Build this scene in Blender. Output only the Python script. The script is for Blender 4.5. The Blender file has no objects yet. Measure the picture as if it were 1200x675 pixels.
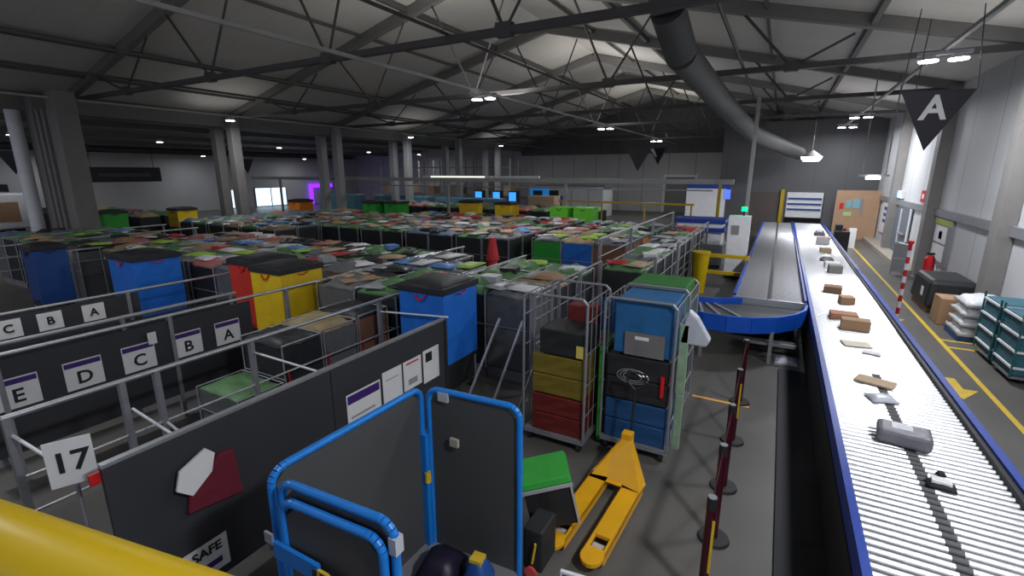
import bpy, math, random
from mathutils import Vector, Matrix, Euler
R = random.Random(7)
PI = math.pi
SC = bpy.context.scene
COL = SC.collection
CAMZ = 3.4

# ------------------------------------------------------------------ materials
MATS = {}
def mat(name, col, rough=.6, metal=0., var=.12, scale=6., emit=None, es=0., spec=.5, bump=0., alpha=None, trans=0.):
    if name in MATS: return MATS[name]
    m = bpy.data.materials.new(name); m.use_nodes = True
    nt = m.node_tree; b = nt.nodes['Principled BSDF']
    b.inputs['Roughness'].default_value = rough
    b.inputs['Metallic'].default_value = metal
    b.inputs['Specular IOR Level'].default_value = spec
    tc = nt.nodes.new('ShaderNodeTexCoord')
    nz = nt.nodes.new('ShaderNodeTexNoise'); nz.inputs['Scale'].default_value = scale; nz.inputs['Detail'].default_value = 4
    nt.links.new(tc.outputs['Object'], nz.inputs['Vector'])
    mx = nt.nodes.new('ShaderNodeMix'); mx.data_type = 'RGBA'
    c0 = [max(0, c*(1-var)) for c in col]; c1 = [min(1, c*(1+var)) for c in col]
    mx.inputs[6].default_value = (*c0, 1); mx.inputs[7].default_value = (*c1, 1)
    nt.links.new(nz.outputs['Fac'], mx.inputs[0]); nt.links.new(mx.outputs[2], b.inputs['Base Color'])
    if bump:
        bp = nt.nodes.new('ShaderNodeBump'); bp.inputs['Strength'].default_value = bump; bp.inputs['Distance'].default_value = .02
        nt.links.new(nz.outputs['Fac'], bp.inputs['Height']); nt.links.new(bp.outputs['Normal'], b.inputs['Normal'])
    if emit:
        b.inputs['Emission Color'].default_value = (*emit, 1); b.inputs['Emission Strength'].default_value = es
    if trans: b.inputs['Transmission Weight'].default_value = trans
    MATS[name] = m; return m

def lin(r, g, b):
    f = lambda c: ((c/255+.055)/1.055)**2.4 if c/255 > .04045 else c/255/12.92
    return (f(r), f(g), f(b))

def ribbed(name, col, axis, pitch, dark=.7, rough=.6, duty=.08):
    """cladding with seams every `pitch` metres along one world axis"""
    m = mat(name, col, rough, 0, .10, .6)
    nt = m.node_tree; b = nt.nodes['Principled BSDF']
    tc = nt.nodes.new('ShaderNodeTexCoord'); sp = nt.nodes.new('ShaderNodeSeparateXYZ')
    nt.links.new(tc.outputs['Object'], sp.inputs[0])
    d = nt.nodes.new('ShaderNodeMath'); d.operation = 'DIVIDE'; d.inputs[1].default_value = pitch
    nt.links.new(sp.outputs[axis], d.inputs[0])
    f = nt.nodes.new('ShaderNodeMath'); f.operation = 'FRACT'; nt.links.new(d.outputs[0], f.inputs[0])
    l = nt.nodes.new('ShaderNodeMath'); l.operation = 'LESS_THAN'; l.inputs[1].default_value = duty
    nt.links.new(f.outputs[0], l.inputs[0])
    old = b.inputs['Base Color'].links[0].from_socket
    mx = nt.nodes.new('ShaderNodeMix'); mx.data_type = 'RGBA'; mx.blend_type = 'MULTIPLY'
    nt.links.new(l.outputs[0], mx.inputs[0]); nt.links.new(old, mx.inputs[6]); mx.inputs[7].default_value = (dark, dark, dark, 1)
    nt.links.new(mx.outputs[2], b.inputs['Base Color'])
    return m

M_floor = mat('painted_concrete', (.105, .10, .092), .42, 0, .30, .9, spec=.35)
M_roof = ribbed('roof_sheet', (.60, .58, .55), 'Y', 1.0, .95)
M_gable = ribbed('gable_sheet', (.13, .13, .135), 'X', 1.0, .8)
M_wall = ribbed('wall_panel', (.52, .53, .54), 'Y', 2.05, .7, duty=.03)
M_wallx = ribbed('wall_panel_back', (.50, .50, .51), 'X', 2.2, .6, duty=.04)
M_wallD = ribbed('wall_panel_dark', (.11, .11, .115), 'X', 1.5, .8, duty=.03)
M_steel = mat('truss_steel', (.085, .08, .08), .6, .1, .15, 3)
M_purlin = mat('purlin_steel', (.10, .098, .095), .6, .1)
M_rafter = mat('rafter_steel', (.20, .195, .185), .6)
M_colw = mat('column_paint', (.36, .36, .36), .5, 0, .1, 2)
M_colg = mat('column_cladding', (.22, .21, .20), .6, 0, .15, 3)
M_white = mat('white_paint', (.75, .76, .78), .45)
M_silver = mat('galvanised_tube', (.52, .54, .57), .38, .75, .1, 12)
M_dsteel = mat('dull_steel', (.30, .31, .33), .5, .5)
M_roller = mat('zinc_roller', (.70, .71, .73), .33, .7, .05, 20)
M_roller2 = mat('dull_roller', (.34, .34, .36), .42, .6, .1, 9)
M_rubber = mat('black_rubber', (.012, .012, .014), .7)
M_black = mat('black_cover', (.015, .016, .018), .55, 0, .3, 8)
M_skirt = mat('black_skirt', (.010, .011, .013), .7)
M_blue = mat('blue_rail', (.01, .045, .30), .45)
M_bluebelt = mat('blue_belt', (.004, .08, .50), .5)
M_tubeblue = mat('blue_tube', (.01, .19, .62), .35)
M_greyp = mat('grey_board', (.062, .062, .064), .6, 0, .08, 2)
M_divider = mat('lane_board', (.033, .034, .040), .55, 0, .15, 2)
M_yel = mat('yellow_enamel', (.72, .36, .01), .35, 0, .08, 8)
M_yelrail = mat('yellow_rail', (.52, .35, .006), .3, 0, .06, 5)
M_yelline = mat('yellow_floor_paint', (.62, .42, .03), .5, 0, .25, 8)
M_red = mat('red_plastic', (.55, .01, .015), .5)
M_maroon = mat('maroon_post', (.045, .003, .010), .35, 0, .1, 10)
M_card = mat('cardboard', (.36, .22, .12), .8, 0, .12, 10)
M_kraft = mat('kraft_paper', (.45, .33, .22), .8, 0, .1, 14)
M_poly = mat('grey_polybag', (.10, .10, .115), .35, 0, .2, 14, bump=.4)
M_polyl = mat('pale_polybag', (.45, .47, .52), .35, 0, .15, 12, bump=.4)
M_paper = mat('white_paper', (.72, .72, .72), .7, 0, .05)
M_ink = mat('black_ink', (.012, .012, .013), .6)
M_purple = mat('purple_print', (.05, .015, .16), .5)
M_signblk = mat('sign_black', (.014, .013, .02), .45)
M_lens = mat('lamp_lens', (1, 1, 1), .4, emit=(.92, .93, 1), es=26)
M_lens2 = mat('lamp_lens_far', (1, 1, 1), .4, emit=(.94, .94, 1), es=14)
M_house = mat('lamp_housing', (.5, .5, .52), .4, .3)
M_pipe = mat('conduit_paint', (.42, .42, .41), .5)
M_window = mat('daylit_window', (.7, .8, .9), .3, emit=(.62, .82, 1), es=1.6)
M_screen = mat('blue_screen', (.05, .2, .6), .3, emit=(.03, .25, 1), es=1.5)
M_screenw = mat('pale_screen', (.4, .4, .7), .3, emit=(.45, .45, 1), es=1.2)
M_purplelight = mat('purple_light', (.2, .02, .6), .4, emit=(.22, .02, 1), es=2.0)
M_green_l = mat('green_signal', (.0, .8, .1), .4, emit=(.0, 1, .12), es=5)
M_exit = mat('exit_light', (.5, .9, .85), .4, emit=(.45, 1, .9), es=3)
M_tan = mat('plywood_board', (.45, .28, .17), .7, 0, .12, 4)
M_kerb = mat('tan_kerb', (.30, .27, .22), .7)
M_netting = mat('green_blue_net', (.025, .11, .15), .7, 0, .5, 9, bump=.5)
M_wrap = mat('white_shrinkwrap', (.62, .64, .66), .35, 0, .2, 9, bump=.6)
SLEEVE = {
 'blue': mat('blue_sleeve', (.008, .15, .62), .55, 0, .2, 5, bump=.3),
 'dkblue': mat('dark_blue_sleeve', (.01, .06, .25), .55, 0, .2, 5, bump=.3),
 'yellow': mat('yellow_sleeve', (.74, .50, .008), .55, 0, .15, 5, bump=.3),
 'red': mat('red_sleeve', (.58, .03, .012), .55, 0, .2, 5, bump=.3),
 'orange': mat('orange_sleeve', (.75, .22, .01), .55, 0, .2, 5, bump=.3),
 'green': mat('green_sleeve', (.02, .32, .03), .55, 0, .2, 5, bump=.3),
 'lime': mat('lime_sleeve', (.15, .65, .03), .55, 0, .2, 5, bump=.3),
 'brown': mat('brown_sleeve', (.22, .10, .06), .6, 0, .25, 5, bump=.3),
 'grey': mat('grey_sleeve', (.115, .12, .125), .5, 0, .2, 5, bump=.3),
 'black': mat('black_sleeve', (.016, .017, .020), .6, 0, .2, 5, bump=.3)}
COVER = {
 'green': mat('green_cover', (.10, .22, .09), .55, 0, .35, 5, bump=.4),
 'grey': mat('grey_cover', (.14, .15, .16), .5, 0, .3, 5, bump=.4),
 'tan': mat('tan_cover', (.34, .26, .14), .6, 0, .3, 5, bump=.4),
 'dark': mat('dark_cover', (.03, .032, .035), .5, 0, .3, 5, bump=.4),
 'pink': mat('pink_cover', (.42, .14, .12), .6, 0, .3, 5, bump=.4),
 'slate': mat('slate_cover', (.11, .15, .22), .5, 0, .3, 5, bump=.4)}
PARC = {
 'white': mat('white_parcel', (.70, .70, .70), .5, 0, .1, 6, bump=.2),
 'kraft': M_kraft, 'brown': M_card,
 'silver-grey': mat('silver_parcel', (.35, .36, .38), .4, 0, .15, 6, bump=.2),
 'black': mat('black_parcel', (.02, .02, .022), .4, 0, .15, 6, bump=.2),
 'red': mat('red_parcel', (.45, .03, .03), .5, 0, .1, 6, bump=.2),
 'lime green': mat('lime_parcel', (.35, .55, .08), .5, 0, .1, 6, bump=.2),
 'pale blue': mat('pale_blue_parcel', (.12, .28, .60), .5, 0, .1, 6, bump=.2)}

# ------------------------------------------------------------------ mesh helper
class MB:
    def __init__(s): s.v = []; s.f = []; s.mi = []; s.sm = []
    def add(s, vs, fs, mi=0, smooth=False):
        n = len(s.v); s.v += [tuple(v) for v in vs]
        s.f += [tuple(i+n for i in f) for f in fs]; s.mi += [mi]*len(fs); s.sm += [smooth]*len(fs); return s
    def box(s, x0, x1, y0, y1, z0, z1, mi=0, taper=0.):
        t = taper
        vs = [(x0, y0, z0), (x1, y0, z0), (x1, y1, z0), (x0, y1, z0), (x0+t, y0+t, z1), (x1-t, y0+t, z1), (x1-t, y1-t, z1), (x0+t, y1-t, z1)]
        return s.add(vs, [(0, 3, 2, 1), (4, 5, 6, 7), (0, 1, 5, 4), (1, 2, 6, 5), (2, 3, 7, 6), (3, 0, 4, 7)], mi)
    def tube(s, p0, p1, r=.02, n=8, mi=0, r1=None):
        p0 = Vector(p0); p1 = Vector(p1); d = (p1-p0)
        if d.length < 1e-6: return s
        d.normalize(); a = d.cross(Vector((0, 0, 1)) if abs(d.z) < .95 else Vector((1, 0, 0))).normalized(); b = d.cross(a)
        r1 = r if r1 is None else r1
        vs = []
        for (p, rr) in ((p0, r), (p1, r1)):
            for k in range(n):
                t = 2*PI*(k+.5)/n; vs.append(p+a*(rr*math.cos(t))+b*(rr*math.sin(t)))
        fs = [(k, (k+1) % n, n+(k+1) % n, n+k) for k in range(n)]
        s.add(vs, fs, mi, n > 5); s.add(vs[:n], [tuple(range(n-1, -1, -1))], mi); s.add(vs[n:], [tuple(range(n))], mi); return s
    def path(s, pts, r=.02, n=8, mi=0):
        for a, b in zip(pts, pts[1:]): s.tube(a, b, r, n, mi)
        return s
    def bar(s, p0, p1, w=.05, h=.05, mi=0):   # square bar, h is vertical-ish
        p0 = Vector(p0); p1 = Vector(p1); d = (p1-p0).normalized()
        a = d.cross(Vector((0, 0, 1)) if abs(d.z) < .95 else Vector((0, 1, 0))).normalized(); b = a.cross(d)
        vs = []
        for p in (p0, p1):
            for (i, j) in ((-1, -1), (1, -1), (1, 1), (-1, 1)): vs.append(p+a*(i*w/2)+b*(j*h/2))
        return s.add(vs, [(0, 1, 2, 3), (7, 6, 5, 4), (0, 4, 5, 1), (1, 5, 6, 2), (2, 6, 7, 3), (3, 7, 4, 0)], mi)
    def prism(s, poly, ext, mi=0):
        n = len(poly); e = Vector(ext); a = [Vector(p) for p in poly]; vs = a+[p+e for p in a]
        return s.add(vs, [tuple(range(n-1, -1, -1)), tuple(range(n, 2*n))]+[(k, (k+1) % n, n+(k+1) % n, n+k) for k in range(n)], mi)
    def blob(s, cx, cy, z0, lx, ly, h, seed=0, j=.25, mi=0, n=5):
        """soft lumpy parcel / cover with a flat underside"""
        rr = random.Random(seed); vs = []; N = n+1
        H = [[0]*N for _ in range(N)]
        for i in range(N):
            for k in range(N):
                u = i/n*2-1; v = k/n*2-1
                e = (1-abs(u)**4)*(1-abs(v)**4)
                H[i][k] = h*(.35+.65*e)*(1+j*rr.uniform(-1, 1))
                wob = 1+.04*rr.uniform(-1, 1)
                vs.append((cx+u*lx/2*wob, cy+v*ly/2*wob, z0+H[i][k]))
        for i in range(N):
            for k in range(N):
                u = i/n*2-1; v = k/n*2-1; vs.append((cx+u*lx/2, cy+v*ly/2, z0))
        o = N*N; fs = []
        for i in range(n):
            for k in range(n):
                a = i*N+k; fs.append((a, a+N, a+N+1, a+1)); fs.append((o+a, o+a+1, o+a+N+1, o+a+N))
        for k in range(n):
            fs.append((k, k+1, o+k+1, o+k)); a = n*N+k; fs.append((a+1, a, o+a, o+a+1))
            a = k*N; fs.append((a+N, a, o+a, o+a+N)); a = k*N+n; fs.append((a, a+N, o+a+N, o+a))
        return s.add(vs, fs, mi, True)
    def mesh(s, name, mats):
        me = bpy.data.meshes.new(name); me.from_pydata(s.v, [], s.f)
        for m in (mats if isinstance(mats, (list, tuple)) else [mats]): me.materials.append(m)
        me.polygons.foreach_set('material_index', s.mi); me.polygons.foreach_set('use_smooth', s.sm)
        me.update(); return me
    def build(s, name, mats, parent=None, bevel=0.):
        o = bpy.data.objects.new(name, s.mesh(name, mats)); COL.objects.link(o)
        if parent: o.parent = parent
        if bevel:
            b = o.modifiers.new('Bevel', 'BEVEL'); b.width = bevel; b.segments = 2; b.limit_method = 'ANGLE'
        return o

def tag(o, label=None, cat=None, group=None, kind=None):
    if label: o['label'] = label
    if cat: o['category'] = cat
    if group: o['group'] = group
    if kind: o['kind'] = kind
    return o
def thing(name, label, cat, loc=(0, 0, 0), rz=0, group=None):
    o = bpy.data.objects.new(name, None); COL.objects.link(o); o.empty_display_size = .1
    o.location = loc; o.rotation_euler = (0, 0, rz); return tag(o, label, cat, group)
def struct(name, mb, m): return tag(mb.build(name, m), kind='structure')
KIDS = {}
def copy_tree(o, loc, rz=0, label=None, group=None, parent=None):
    c = o.copy(); COL.objects.link(c)
    if parent: c.parent = parent
    else:
        c.location = loc; c.rotation_euler = (0, 0, rz)
        if label: c['label'] = label
        if group: c['group'] = group
    for ch in KIDS.get(o.name, None) or [x for x in bpy.data.objects if x.parent == o]:
        d = ch.copy(); COL.objects.link(d); d.parent = c
    return c
def remember(o): KIDS[o.name] = list(x for x in bpy.data.objects if x.parent == o)

def text_mesh(txt, size, m, parent, loc, rot, name='lettering', bold=0., depth=.003, align='CENTER'):
    cu = bpy.data.curves.new('t', 'FONT'); cu.body = txt; cu.size = size; cu.extrude = depth; cu.offset = bold
    cu.align_x = align; cu.align_y = 'CENTER'; cu.resolution_u = 3
    t = bpy.data.objects.new('t', cu); COL.objects.link(t)
    bpy.context.view_layer.update()
    me = bpy.data.meshes.new_from_object(t.evaluated_get(bpy.context.evaluated_depsgraph_get()))
    bpy.data.objects.remove(t); bpy.data.curves.remove(cu)
    me.materials.clear(); me.materials.append(m); me.name = name
    o = bpy.data.objects.new(name, me); COL.objects.link(o)
    o.parent = parent; o.location = loc; o.rotation_euler = rot
    return o

ORD = ['first', 'second', 'third', 'fourth', 'fifth', 'sixth', 'seventh', 'eighth', 'ninth', 'tenth', 'eleventh', 'twelfth', 'thirteenth', 'fourteenth', 'fifteenth', 'sixteenth', 'seventeenth', 'eighteenth', 'nineteenth', 'twentieth']

# ------------------------------------------------------------------ setting
XW = 4.5      # inner face of right wall
XV = -23.2     # valley line between the two bays
RX, RZ = -9.6, 9.6
YB = 44.0
YF = -7.0
struct('floor', MB().box(-56, XW+.3, YF, YB+.3, -.2, 0), M_floor)
struct('wall_right', MB().box(XW, XW+.3, YF, YB+.3, 0, 6.1), M_wall)
struct('wall_back', MB().box(-56, XV, YB, YB+.3, 0, 6.5).box(XV, XW, YB, YB+.3, 0, 5.0), M_wallx)
struct('wall_gable', MB().prism([(XV, YB, 5.0), (XW, YB, 5.0), (XW, YB, 6.05), (RX, YB, RZ), (XV, YB, 6.05)], (0, .3, 0)), M_gable)
struct('wall_left', MB().box(-56.3, -56, YF, YB+.3, 0, 5.2), M_wallx)
struct('wall_partition', MB().box(-3.3, .3, 32, 32.2, 0, 6.2).box(.3, 2.15, 32, 32.2, 2.3, 6.2).box(2.15, XW, 32, 32.2, 0, 6.2), M_wallD)
# ceiling: main pitched roof and lower left bay
def slab(x0, z0, x1, z1): return MB().prism([(x0, YF, z0), (x1, YF, z1), (x1, YF, z1+.12), (x0, YF, z0+.12)], (0, YB-YF+.3, 0))
struct('ceiling_right_slope', slab(RX, RZ, XW+.3, 6.0), M_roof)
struct('ceiling_left_slope', slab(XV, 6.0, RX, RZ), M_roof)
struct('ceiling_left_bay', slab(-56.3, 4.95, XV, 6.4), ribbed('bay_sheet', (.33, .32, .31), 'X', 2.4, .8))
# floor markings
mk = MB().box(3.2, 3.28, .5, 31, .0, .006)
mk.box(3.28, XW, 12.55, 12.63, 0, .006).box(3.28, XW, 12.05, 12.13, 0, .006)
struct('trim_floor_line', mk, M_yelline)
def arrow(cx, cy, s=1., rz=PI):
    pts = [(-.09, -.38), (.09, -.38), (.09, .02), (.25, .02), (0, .42), (-.25, .02), (-.09, .02)]
    c, n = math.cos(rz), math.sin(rz)
    return MB().prism([(cx+s*(x*c-y*n), cy+s*(x*n+y*c), .001) for x, y in pts], (0, 0, .006))
struct('trim_floor_arrow', arrow(2.83, 9.75, 1.15), M_yelline)
struct('trim_floor_arrow', arrow(2.68, 14.0, .95), M_yelline)
struct('trim_floor_arrow', arrow(2.66, 22.0, .95), M_yelline)
struct('trim_black_kick_mat', MB().box(.32, .74, 1.5, 9.2, 0, .03), M_skirt)
struct('trim_floor_seam', MB().box(-.85, -.05, 7.36, 7.42, 0, .006), mat('orange_floor_tape', (.8, .42, .08), .5))
struct('trim_wall_kerb', MB().box(3.95, XW, 20.5, 31.9, 0, .16), M_kerb)
# right wall rail, mid height
struct('trim_wall_rail', MB().box(XW-.10, XW, 2, 31, 2.06, 2.28), M_dsteel)
# eaves / valley gutter
struct('trim_valley_beam', MB().box(XV-.5, XV+.35, YF, YB, 5.45, 6.0), M_rafter)
FR = [-3.8+6.05*k for k in range(2, 8)]
FR = [2.25]+FR
for y in FR:
    t = thing('wall_column', 'grey steel column against the right wall, %s along from the near end' % ORD[FR.index(y)], 'column', (XW-.16, y, 0), 0, 'wall columns')
    MB().box(-.15, .15, -.22, .22, 0, 6.0).build('shaft', M_colg, t)
    MB().box(-.19, .15, -.26, .26, 0, .03).build('base_plate', M_dsteel, t)

# portal trusses
def zroof(x): return 6.0+(RZ-6.0)*(x-XV)/(RX-XV) if x < RX else 6.0+(RZ-6.0)*(XW+.3-x)/(XW+.3-RX)
for i, y in enumerate(FR+[FR[-1]+6.05]):
    if y > 42: continue
    t = thing('roof_truss', 'steel roof truss spanning the hall, %s from the camera' % ORD[i], 'roof truss', (0, y, 0), 0, 'roof trusses')
    mb = MB(); mb.bar((XV, 0, 5.95), (RX, 0, RZ-.22), .22, .34); mb.bar((RX, 0, RZ-.22), (XW, 0, 6.0), .22, .34)
    mb.build('rafter', M_rafter, t)
    MB().bar((XV, 0, 5.9), (XW, 0, 5.9), .14, .13).build('bottom_chord', M_steel, t)
    n = 6; xs = [XV+(XW-XV)*k/n for k in range(n+1)]
    for k in range(1, n):
        x = xs[k]; wb = MB()
        wb.tube((x, 0, 5.9), (x-1.7 if k <= n/2 else x-1.2, 0, zroof(x-1.5)-.35), .035, 6)
        wb.build('web_member', M_steel, t); wb = MB()
        wb.tube((x, 0, 5.9), (x+1.7 if k < n/2 else x+1.2, 0, zroof(x+1.5)-.35), .03, 6)
        wb.build('web_member', M_steel, t)
        MB().box(x-.16, x+.16, -.08, .08, 5.80, 6.04).build('gusset', M_steel, t)
# purlins & tie rods running down the hall
px = [-20.9, -18.6, -14.2, -12.0, -7.4, -5.2, -.8, 1.4]
for k, x in enumerate(px):
    big = k % 2 == 1
    z = zroof(x)-(.10 if not big else .14)
    side = 'left' if x < RX else 'right'
    tag(MB().bar((x, YF, z), (x, YB, z), .07 if not big else .12, .16 if big else .1).build('purlin', M_purlin),
        '%s dark purlin running the length of the hall roof, counted from the left valley' % ORD[k], 'purlin', 'roof purlins')
for k, (x, z) in enumerate([(-16.8, 6.0), (-13.2, 6.0), (-6.0, 6.0), (-1.2, 6.0)]):
    tag(MB().tube((x, YF, z), (x, YB-.1, z), .035, 6).build('tie_rod', M_steel), 'thin tie rod lying along the truss chords, %s from the left' % ORD[k], 'tie rod', 'tie rods')
# conduits with the lamp rows
tag(MB().bar((-8.15, YF, 5.74), (-8.15, YB, 5.74), .07, .07).build('lighting_conduit', M_pipe), 'pale straight lighting conduit hung over the container lanes', 'conduit')
tag(MB().bar((2.5, YF, 5.74), (2.5, 32, 5.74), .07, .07).build('lighting_conduit', M_pipe), 'pale straight lighting conduit hung above the conveyor and walkway', 'conduit')
tag(MB().bar((-20.9, YF, 5.74), (-20.9, YB, 5.74), .06, .06).build('lighting_conduit', M_pipe), 'pale lighting conduit beside the valley columns', 'conduit')
# big air duct along the hall
d = MB(); prof = [(-2.3, 9.3, 7.5), (-2.2, 9.9, 6.3), (-2.1, 10.9, 5.75), (-1.9, 16, 5.5), (-1.3, 23, 4.95), (.6, 29.5, 4.35)]
for a, b in zip(prof, prof[1:]): d.tube(a, b, .32, 14)
tag(d.build('ventilation_duct', mat('duct_grey', (.10, .10, .098), .6)), 'broad grey round ventilation duct sloping down towards the far partition', 'duct')

# lamps
def lamp_proto(name, double, lens, label, group, loc, dims=.34):
    t = thing(name, label, 'ceiling lamp', loc, 0, group)
    MB().box(-.42 if double else -.2, .42 if double else .2, -.07, .07, .06, .12).build('bracket', M_house, t)
    for sx in ((-.23, .23) if double else (0,)):
        h_ = MB().tube((sx, 0, .06), (sx, 0, -.03), .1, 12, r1=.17).build('housing', M_house, t)
        MB().tube((sx, 0, -.03), (sx, 0, -.05), .16, 14).build('lens', lens, h_)
    remember(t); return t
DOWN, UP = .30, 1.0
def add_light(parent, power, z=-.12, size=.6, spread=PI, point=0.):
    if power:
        l = bpy.data.lights.new('downlight', 'AREA'); l.shape = 'DISK'; l.size = size; l.energy = power*DOWN; l.color = (.93, .95, 1)
        l.spread = spread
        o = bpy.data.objects.new('downlight', l); COL.objects.link(o); o.parent = parent; o.location = (0, 0, z)
    if point:
        l = bpy.data.lights.new('roof_fill', 'AREA'); l.shape = 'DISK'; l.size = 3.0; l.energy = point*UP; l.color = (1, .97, .93)  # added fill aimed up to brighten the roof, much wider than the lamp
        o = bpy.data.objects.new('roof_fill', l); COL.objects.link(o); o.parent = parent; o.location = (0, 0, .22); o.rotation_euler = (PI, 0, 0)
PD = 900
first = None
rowsY = [1.2, 13.0, 24.6, 36.0]
for rx, nm, pw in ((2.5, 'over the walkway beside the conveyor', PD), (-8.15, 'on the conduit above the container lanes', 340), (-20.9, 'beside the valley columns', 240)):
    for i, y in enumerate(rowsY):
        if rx > 0 and y > 31: continue
        lb = 'bright %s ceiling lamp %s, %s from the camera' % ('twin' if rx > -10 else 'round', nm, ORD[i])
        t = lamp_proto('ceiling_lamp', rx > -10, M_lens, lb, 'ceiling lamps', (rx, y, 5.58))
        add_light(t, pw, point=6 if rx > 0 else (110 if rx > -10 else 5))
# two more over the conveyor
t = lamp_proto('ceiling_lamp', True, M_lens, 'bright twin ceiling lamp over the walkway, furthest before the partition', 'ceiling lamps', (2.5, 29.5, 5.58)); add_light(t, 300)
t = lamp_proto('ceiling_lamp', True, M_lens, 'twin ceiling lamp over the near end of the conveyor', 'ceiling lamps', (2.5, 6.4, 5.58)); add_light(t, PD*.35, point=0)
# bell pendant
t = thing('bell_pendant', 'large glowing bell pendant lamp low over the far conveyor', 'pendant lamp', (.95, 24, 4.0))
MB().tube((0, 0, .95), (0, 0, .28), .012, 6).tube((0, 0, .28), (0, 0, .02), .07, 16, r1=.40).build('shade', M_house, t)
MB().tube((0, 0, .015), (0, 0, -.14), .39, 16, r1=.3).build('lens', M_lens, t)
MB().tube((0, 0, .9), (0, 0, 2.5), .012, 6).build('cable', M_steel, t)
add_light(t, 300, z=-.2)
# left bay lamps
k = 0
for x, ys in ((-33, (9.5, 16, 24, 33, 40)), (-43, (14, 24, 34))):
    for y in ys:
        t = lamp_proto('ceiling_lamp', False, M_lens2, 'small round lamp in the left bay, %s %s' % (ORD[ys.index(y)], 'beyond the valley columns' if x > -40 else 'along the far row'), 'left bay lamps', (x, y, 5.2 if x > -40 else 4.75))
        add_light(t, 160)
# suspended work lamp on two rods
t = thing('hanging_work_lamp', 'lamp bar hung on two long rods beside the walkway', 'pendant lamp', (2.62, 20, 3.3))
for sx in (-.32, .32): MB().tube((sx, 0, 0), (sx, 0, 3.3), .02, 6).build('rod', M_dsteel, t)
MB().box(-.42, .42, -.05, .05, -.04, .03).build('crossbar', M_dsteel, t)
MB().tube((0, 0, -.04), (0, 0, -.12), .2, 12).build('lens', M_lens2, t)
# beams over left bay
for k, x in enumerate((-27, -31, -36, -41, -47)):
    z = 4.95+(6.4-4.95)*(x+56.3)/(XV+56.3)-.22
    tag(MB().bar((x, YF, z), (x, YB, z), .25, .3).build('bay_beam', M_rafter), '%s long beam under the left bay ceiling past the columns' % ORD[k], 'beam', 'left bay beams')

# valley columns, pairs
for k in range(6):
    y = 8.1+6.05*k-(.7 if k == 0 else 0)
    for j, x in enumerate((XV+.55, XV-.75)):
        if k == 0: x += (1.75, 1.25)[j]
        w = .21 if k else .30
        t = thing('hall_column', '%s column of the %s pair along the valley beam' % (('right', 'left')[j], ORD[k]), 'column', (x, y, 0), 0, 'valley columns')
        MB().box(-w, w, -w, w, 0, 5.95).build('shaft', M_colg if (k == 0 or k == 1) else M_colw, t, .02)
        MB().box(-w-.08, w+.08, -w-.08, w+.08, 0, .04).build('base_plate', M_dsteel, t)
tag(MB().box(XV+.82, XV+1.98, 7.2, 7.7, 0, 5.45).box(XV+1.0, XV+1.2, 7.1, 7.2, 0, 5.45).box(XV+1.45, XV+1.6, 7.1, 7.2, 0, 5.45).build('column_casing', M_colg, None, .02), 'ribbed dark casing between the nearest pair of columns', 'casing')
tag(MB().tube((XV+.2, 6.78, 0), (XV+.2, 6.78, 5.45), .2, 14).build('downpipe', M_white), 'pale round downpipe on the left edge of the nearest columns', 'pipe')

# ------------------------------------------------------------------ far details
def board(name, label, cat, loc, w, h, m, rz=0, d=.05, frame=None):
    t = thing(name, label, cat, loc, rz)
    MB().box(-w/2, w/2, -d, 0, 0, h).build('panel', m, t)
    if frame: MB().box(-w/2-.05, w/2+.05, -d*.6, 0, h, h+.06).box(-w/2-.05, w/2+.05, -d*.6, 0, -.06, 0).box(-w/2-.06, -w/2, -d*.6, 0, 0, h).box(w/2, w/2+.06, -d*.6, 0, 0, h).build('frame', frame, t)
    return t
def window(n, x0, x1, z0, z1, y):
    struct('window_%d' % n, MB().box(x0, x1, y-.04, y-.01, z0, z1), M_window)
    mb = MB(); mb.box(x0-.08, x0, y-.08, y-.005, z0-.08, z1+.08).box(x1, x1+.08, y-.08, y-.005, z0-.08, z1+.08).box(x0, x1, y-.08, y-.005, z1, z1+.08).box(x0, x1, y-.08, y-.005, z0-.08, z0).box((x0+x1)/2-.03, (x0+x1)/2+.03, y-.07, y-.045, z0, z1)
    tag(mb.build('window_frame', M_white, bpy.data.objects['window_%d' % n]))
# left far block wall carrying windows (a lower inner wall of the left bay)
struct('wall_left_inner', MB().box(-46.3, -46, YF, YB, 0, 4.9), M_wallx)
def windowx(n, y0, y1, z0, z1, x):
    w = struct('window_%d' % n, MB().box(x+.01, x+.05, y0, y1, z0, z1), M_window)
    MB().box(x, x+.09, y0-.12, y0, z0-.1, z1+.1).box(x, x+.09, y1, y1+.12, z0-.1, z1+.1).box(x, x+.09, y0, y1, z1, z1+.1).box(x+.05, x+.08, (y0+y1)/2-.05, (y0+y1)/2+.05, z0, z1).build('window_frame', M_dsteel, w)
windowx(1, 27.0, 29.0, .1, 1.75, -46); windowx(2, 30.2, 33.6, .1, 1.85, -46)
t = thing('lit_archway', 'purple glowing doorway arch on the far left wall', 'archway', (-45.95, 36.6, 0))
MB().box(0, .25, 0, .3, 0, 1.75).build('post', M_purplelight, t); MB().box(0, .25, 0, 3.0, 1.75, 2.15).build('lintel', M_purplelight, t)
t = thing('overhead_sign', 'long dark hanging sign board over the left bay', 'sign', (-40, 16.5, 2.75))
MB().box(-.05, .05, -1.9, 2.6, 0, 1.0).build('panel', M_signblk, t)
MB().box(.05, .07, -1.2, 1.9, .35, .6).build('print', mat('sign_grey', (.08, .08, .08), .6), t)
[MB().tube((0, q, 1.0), (0, q, 2.3), .02, 6).build('cable', M_steel, t) for q in (-1.5, 2.2)]

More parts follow.
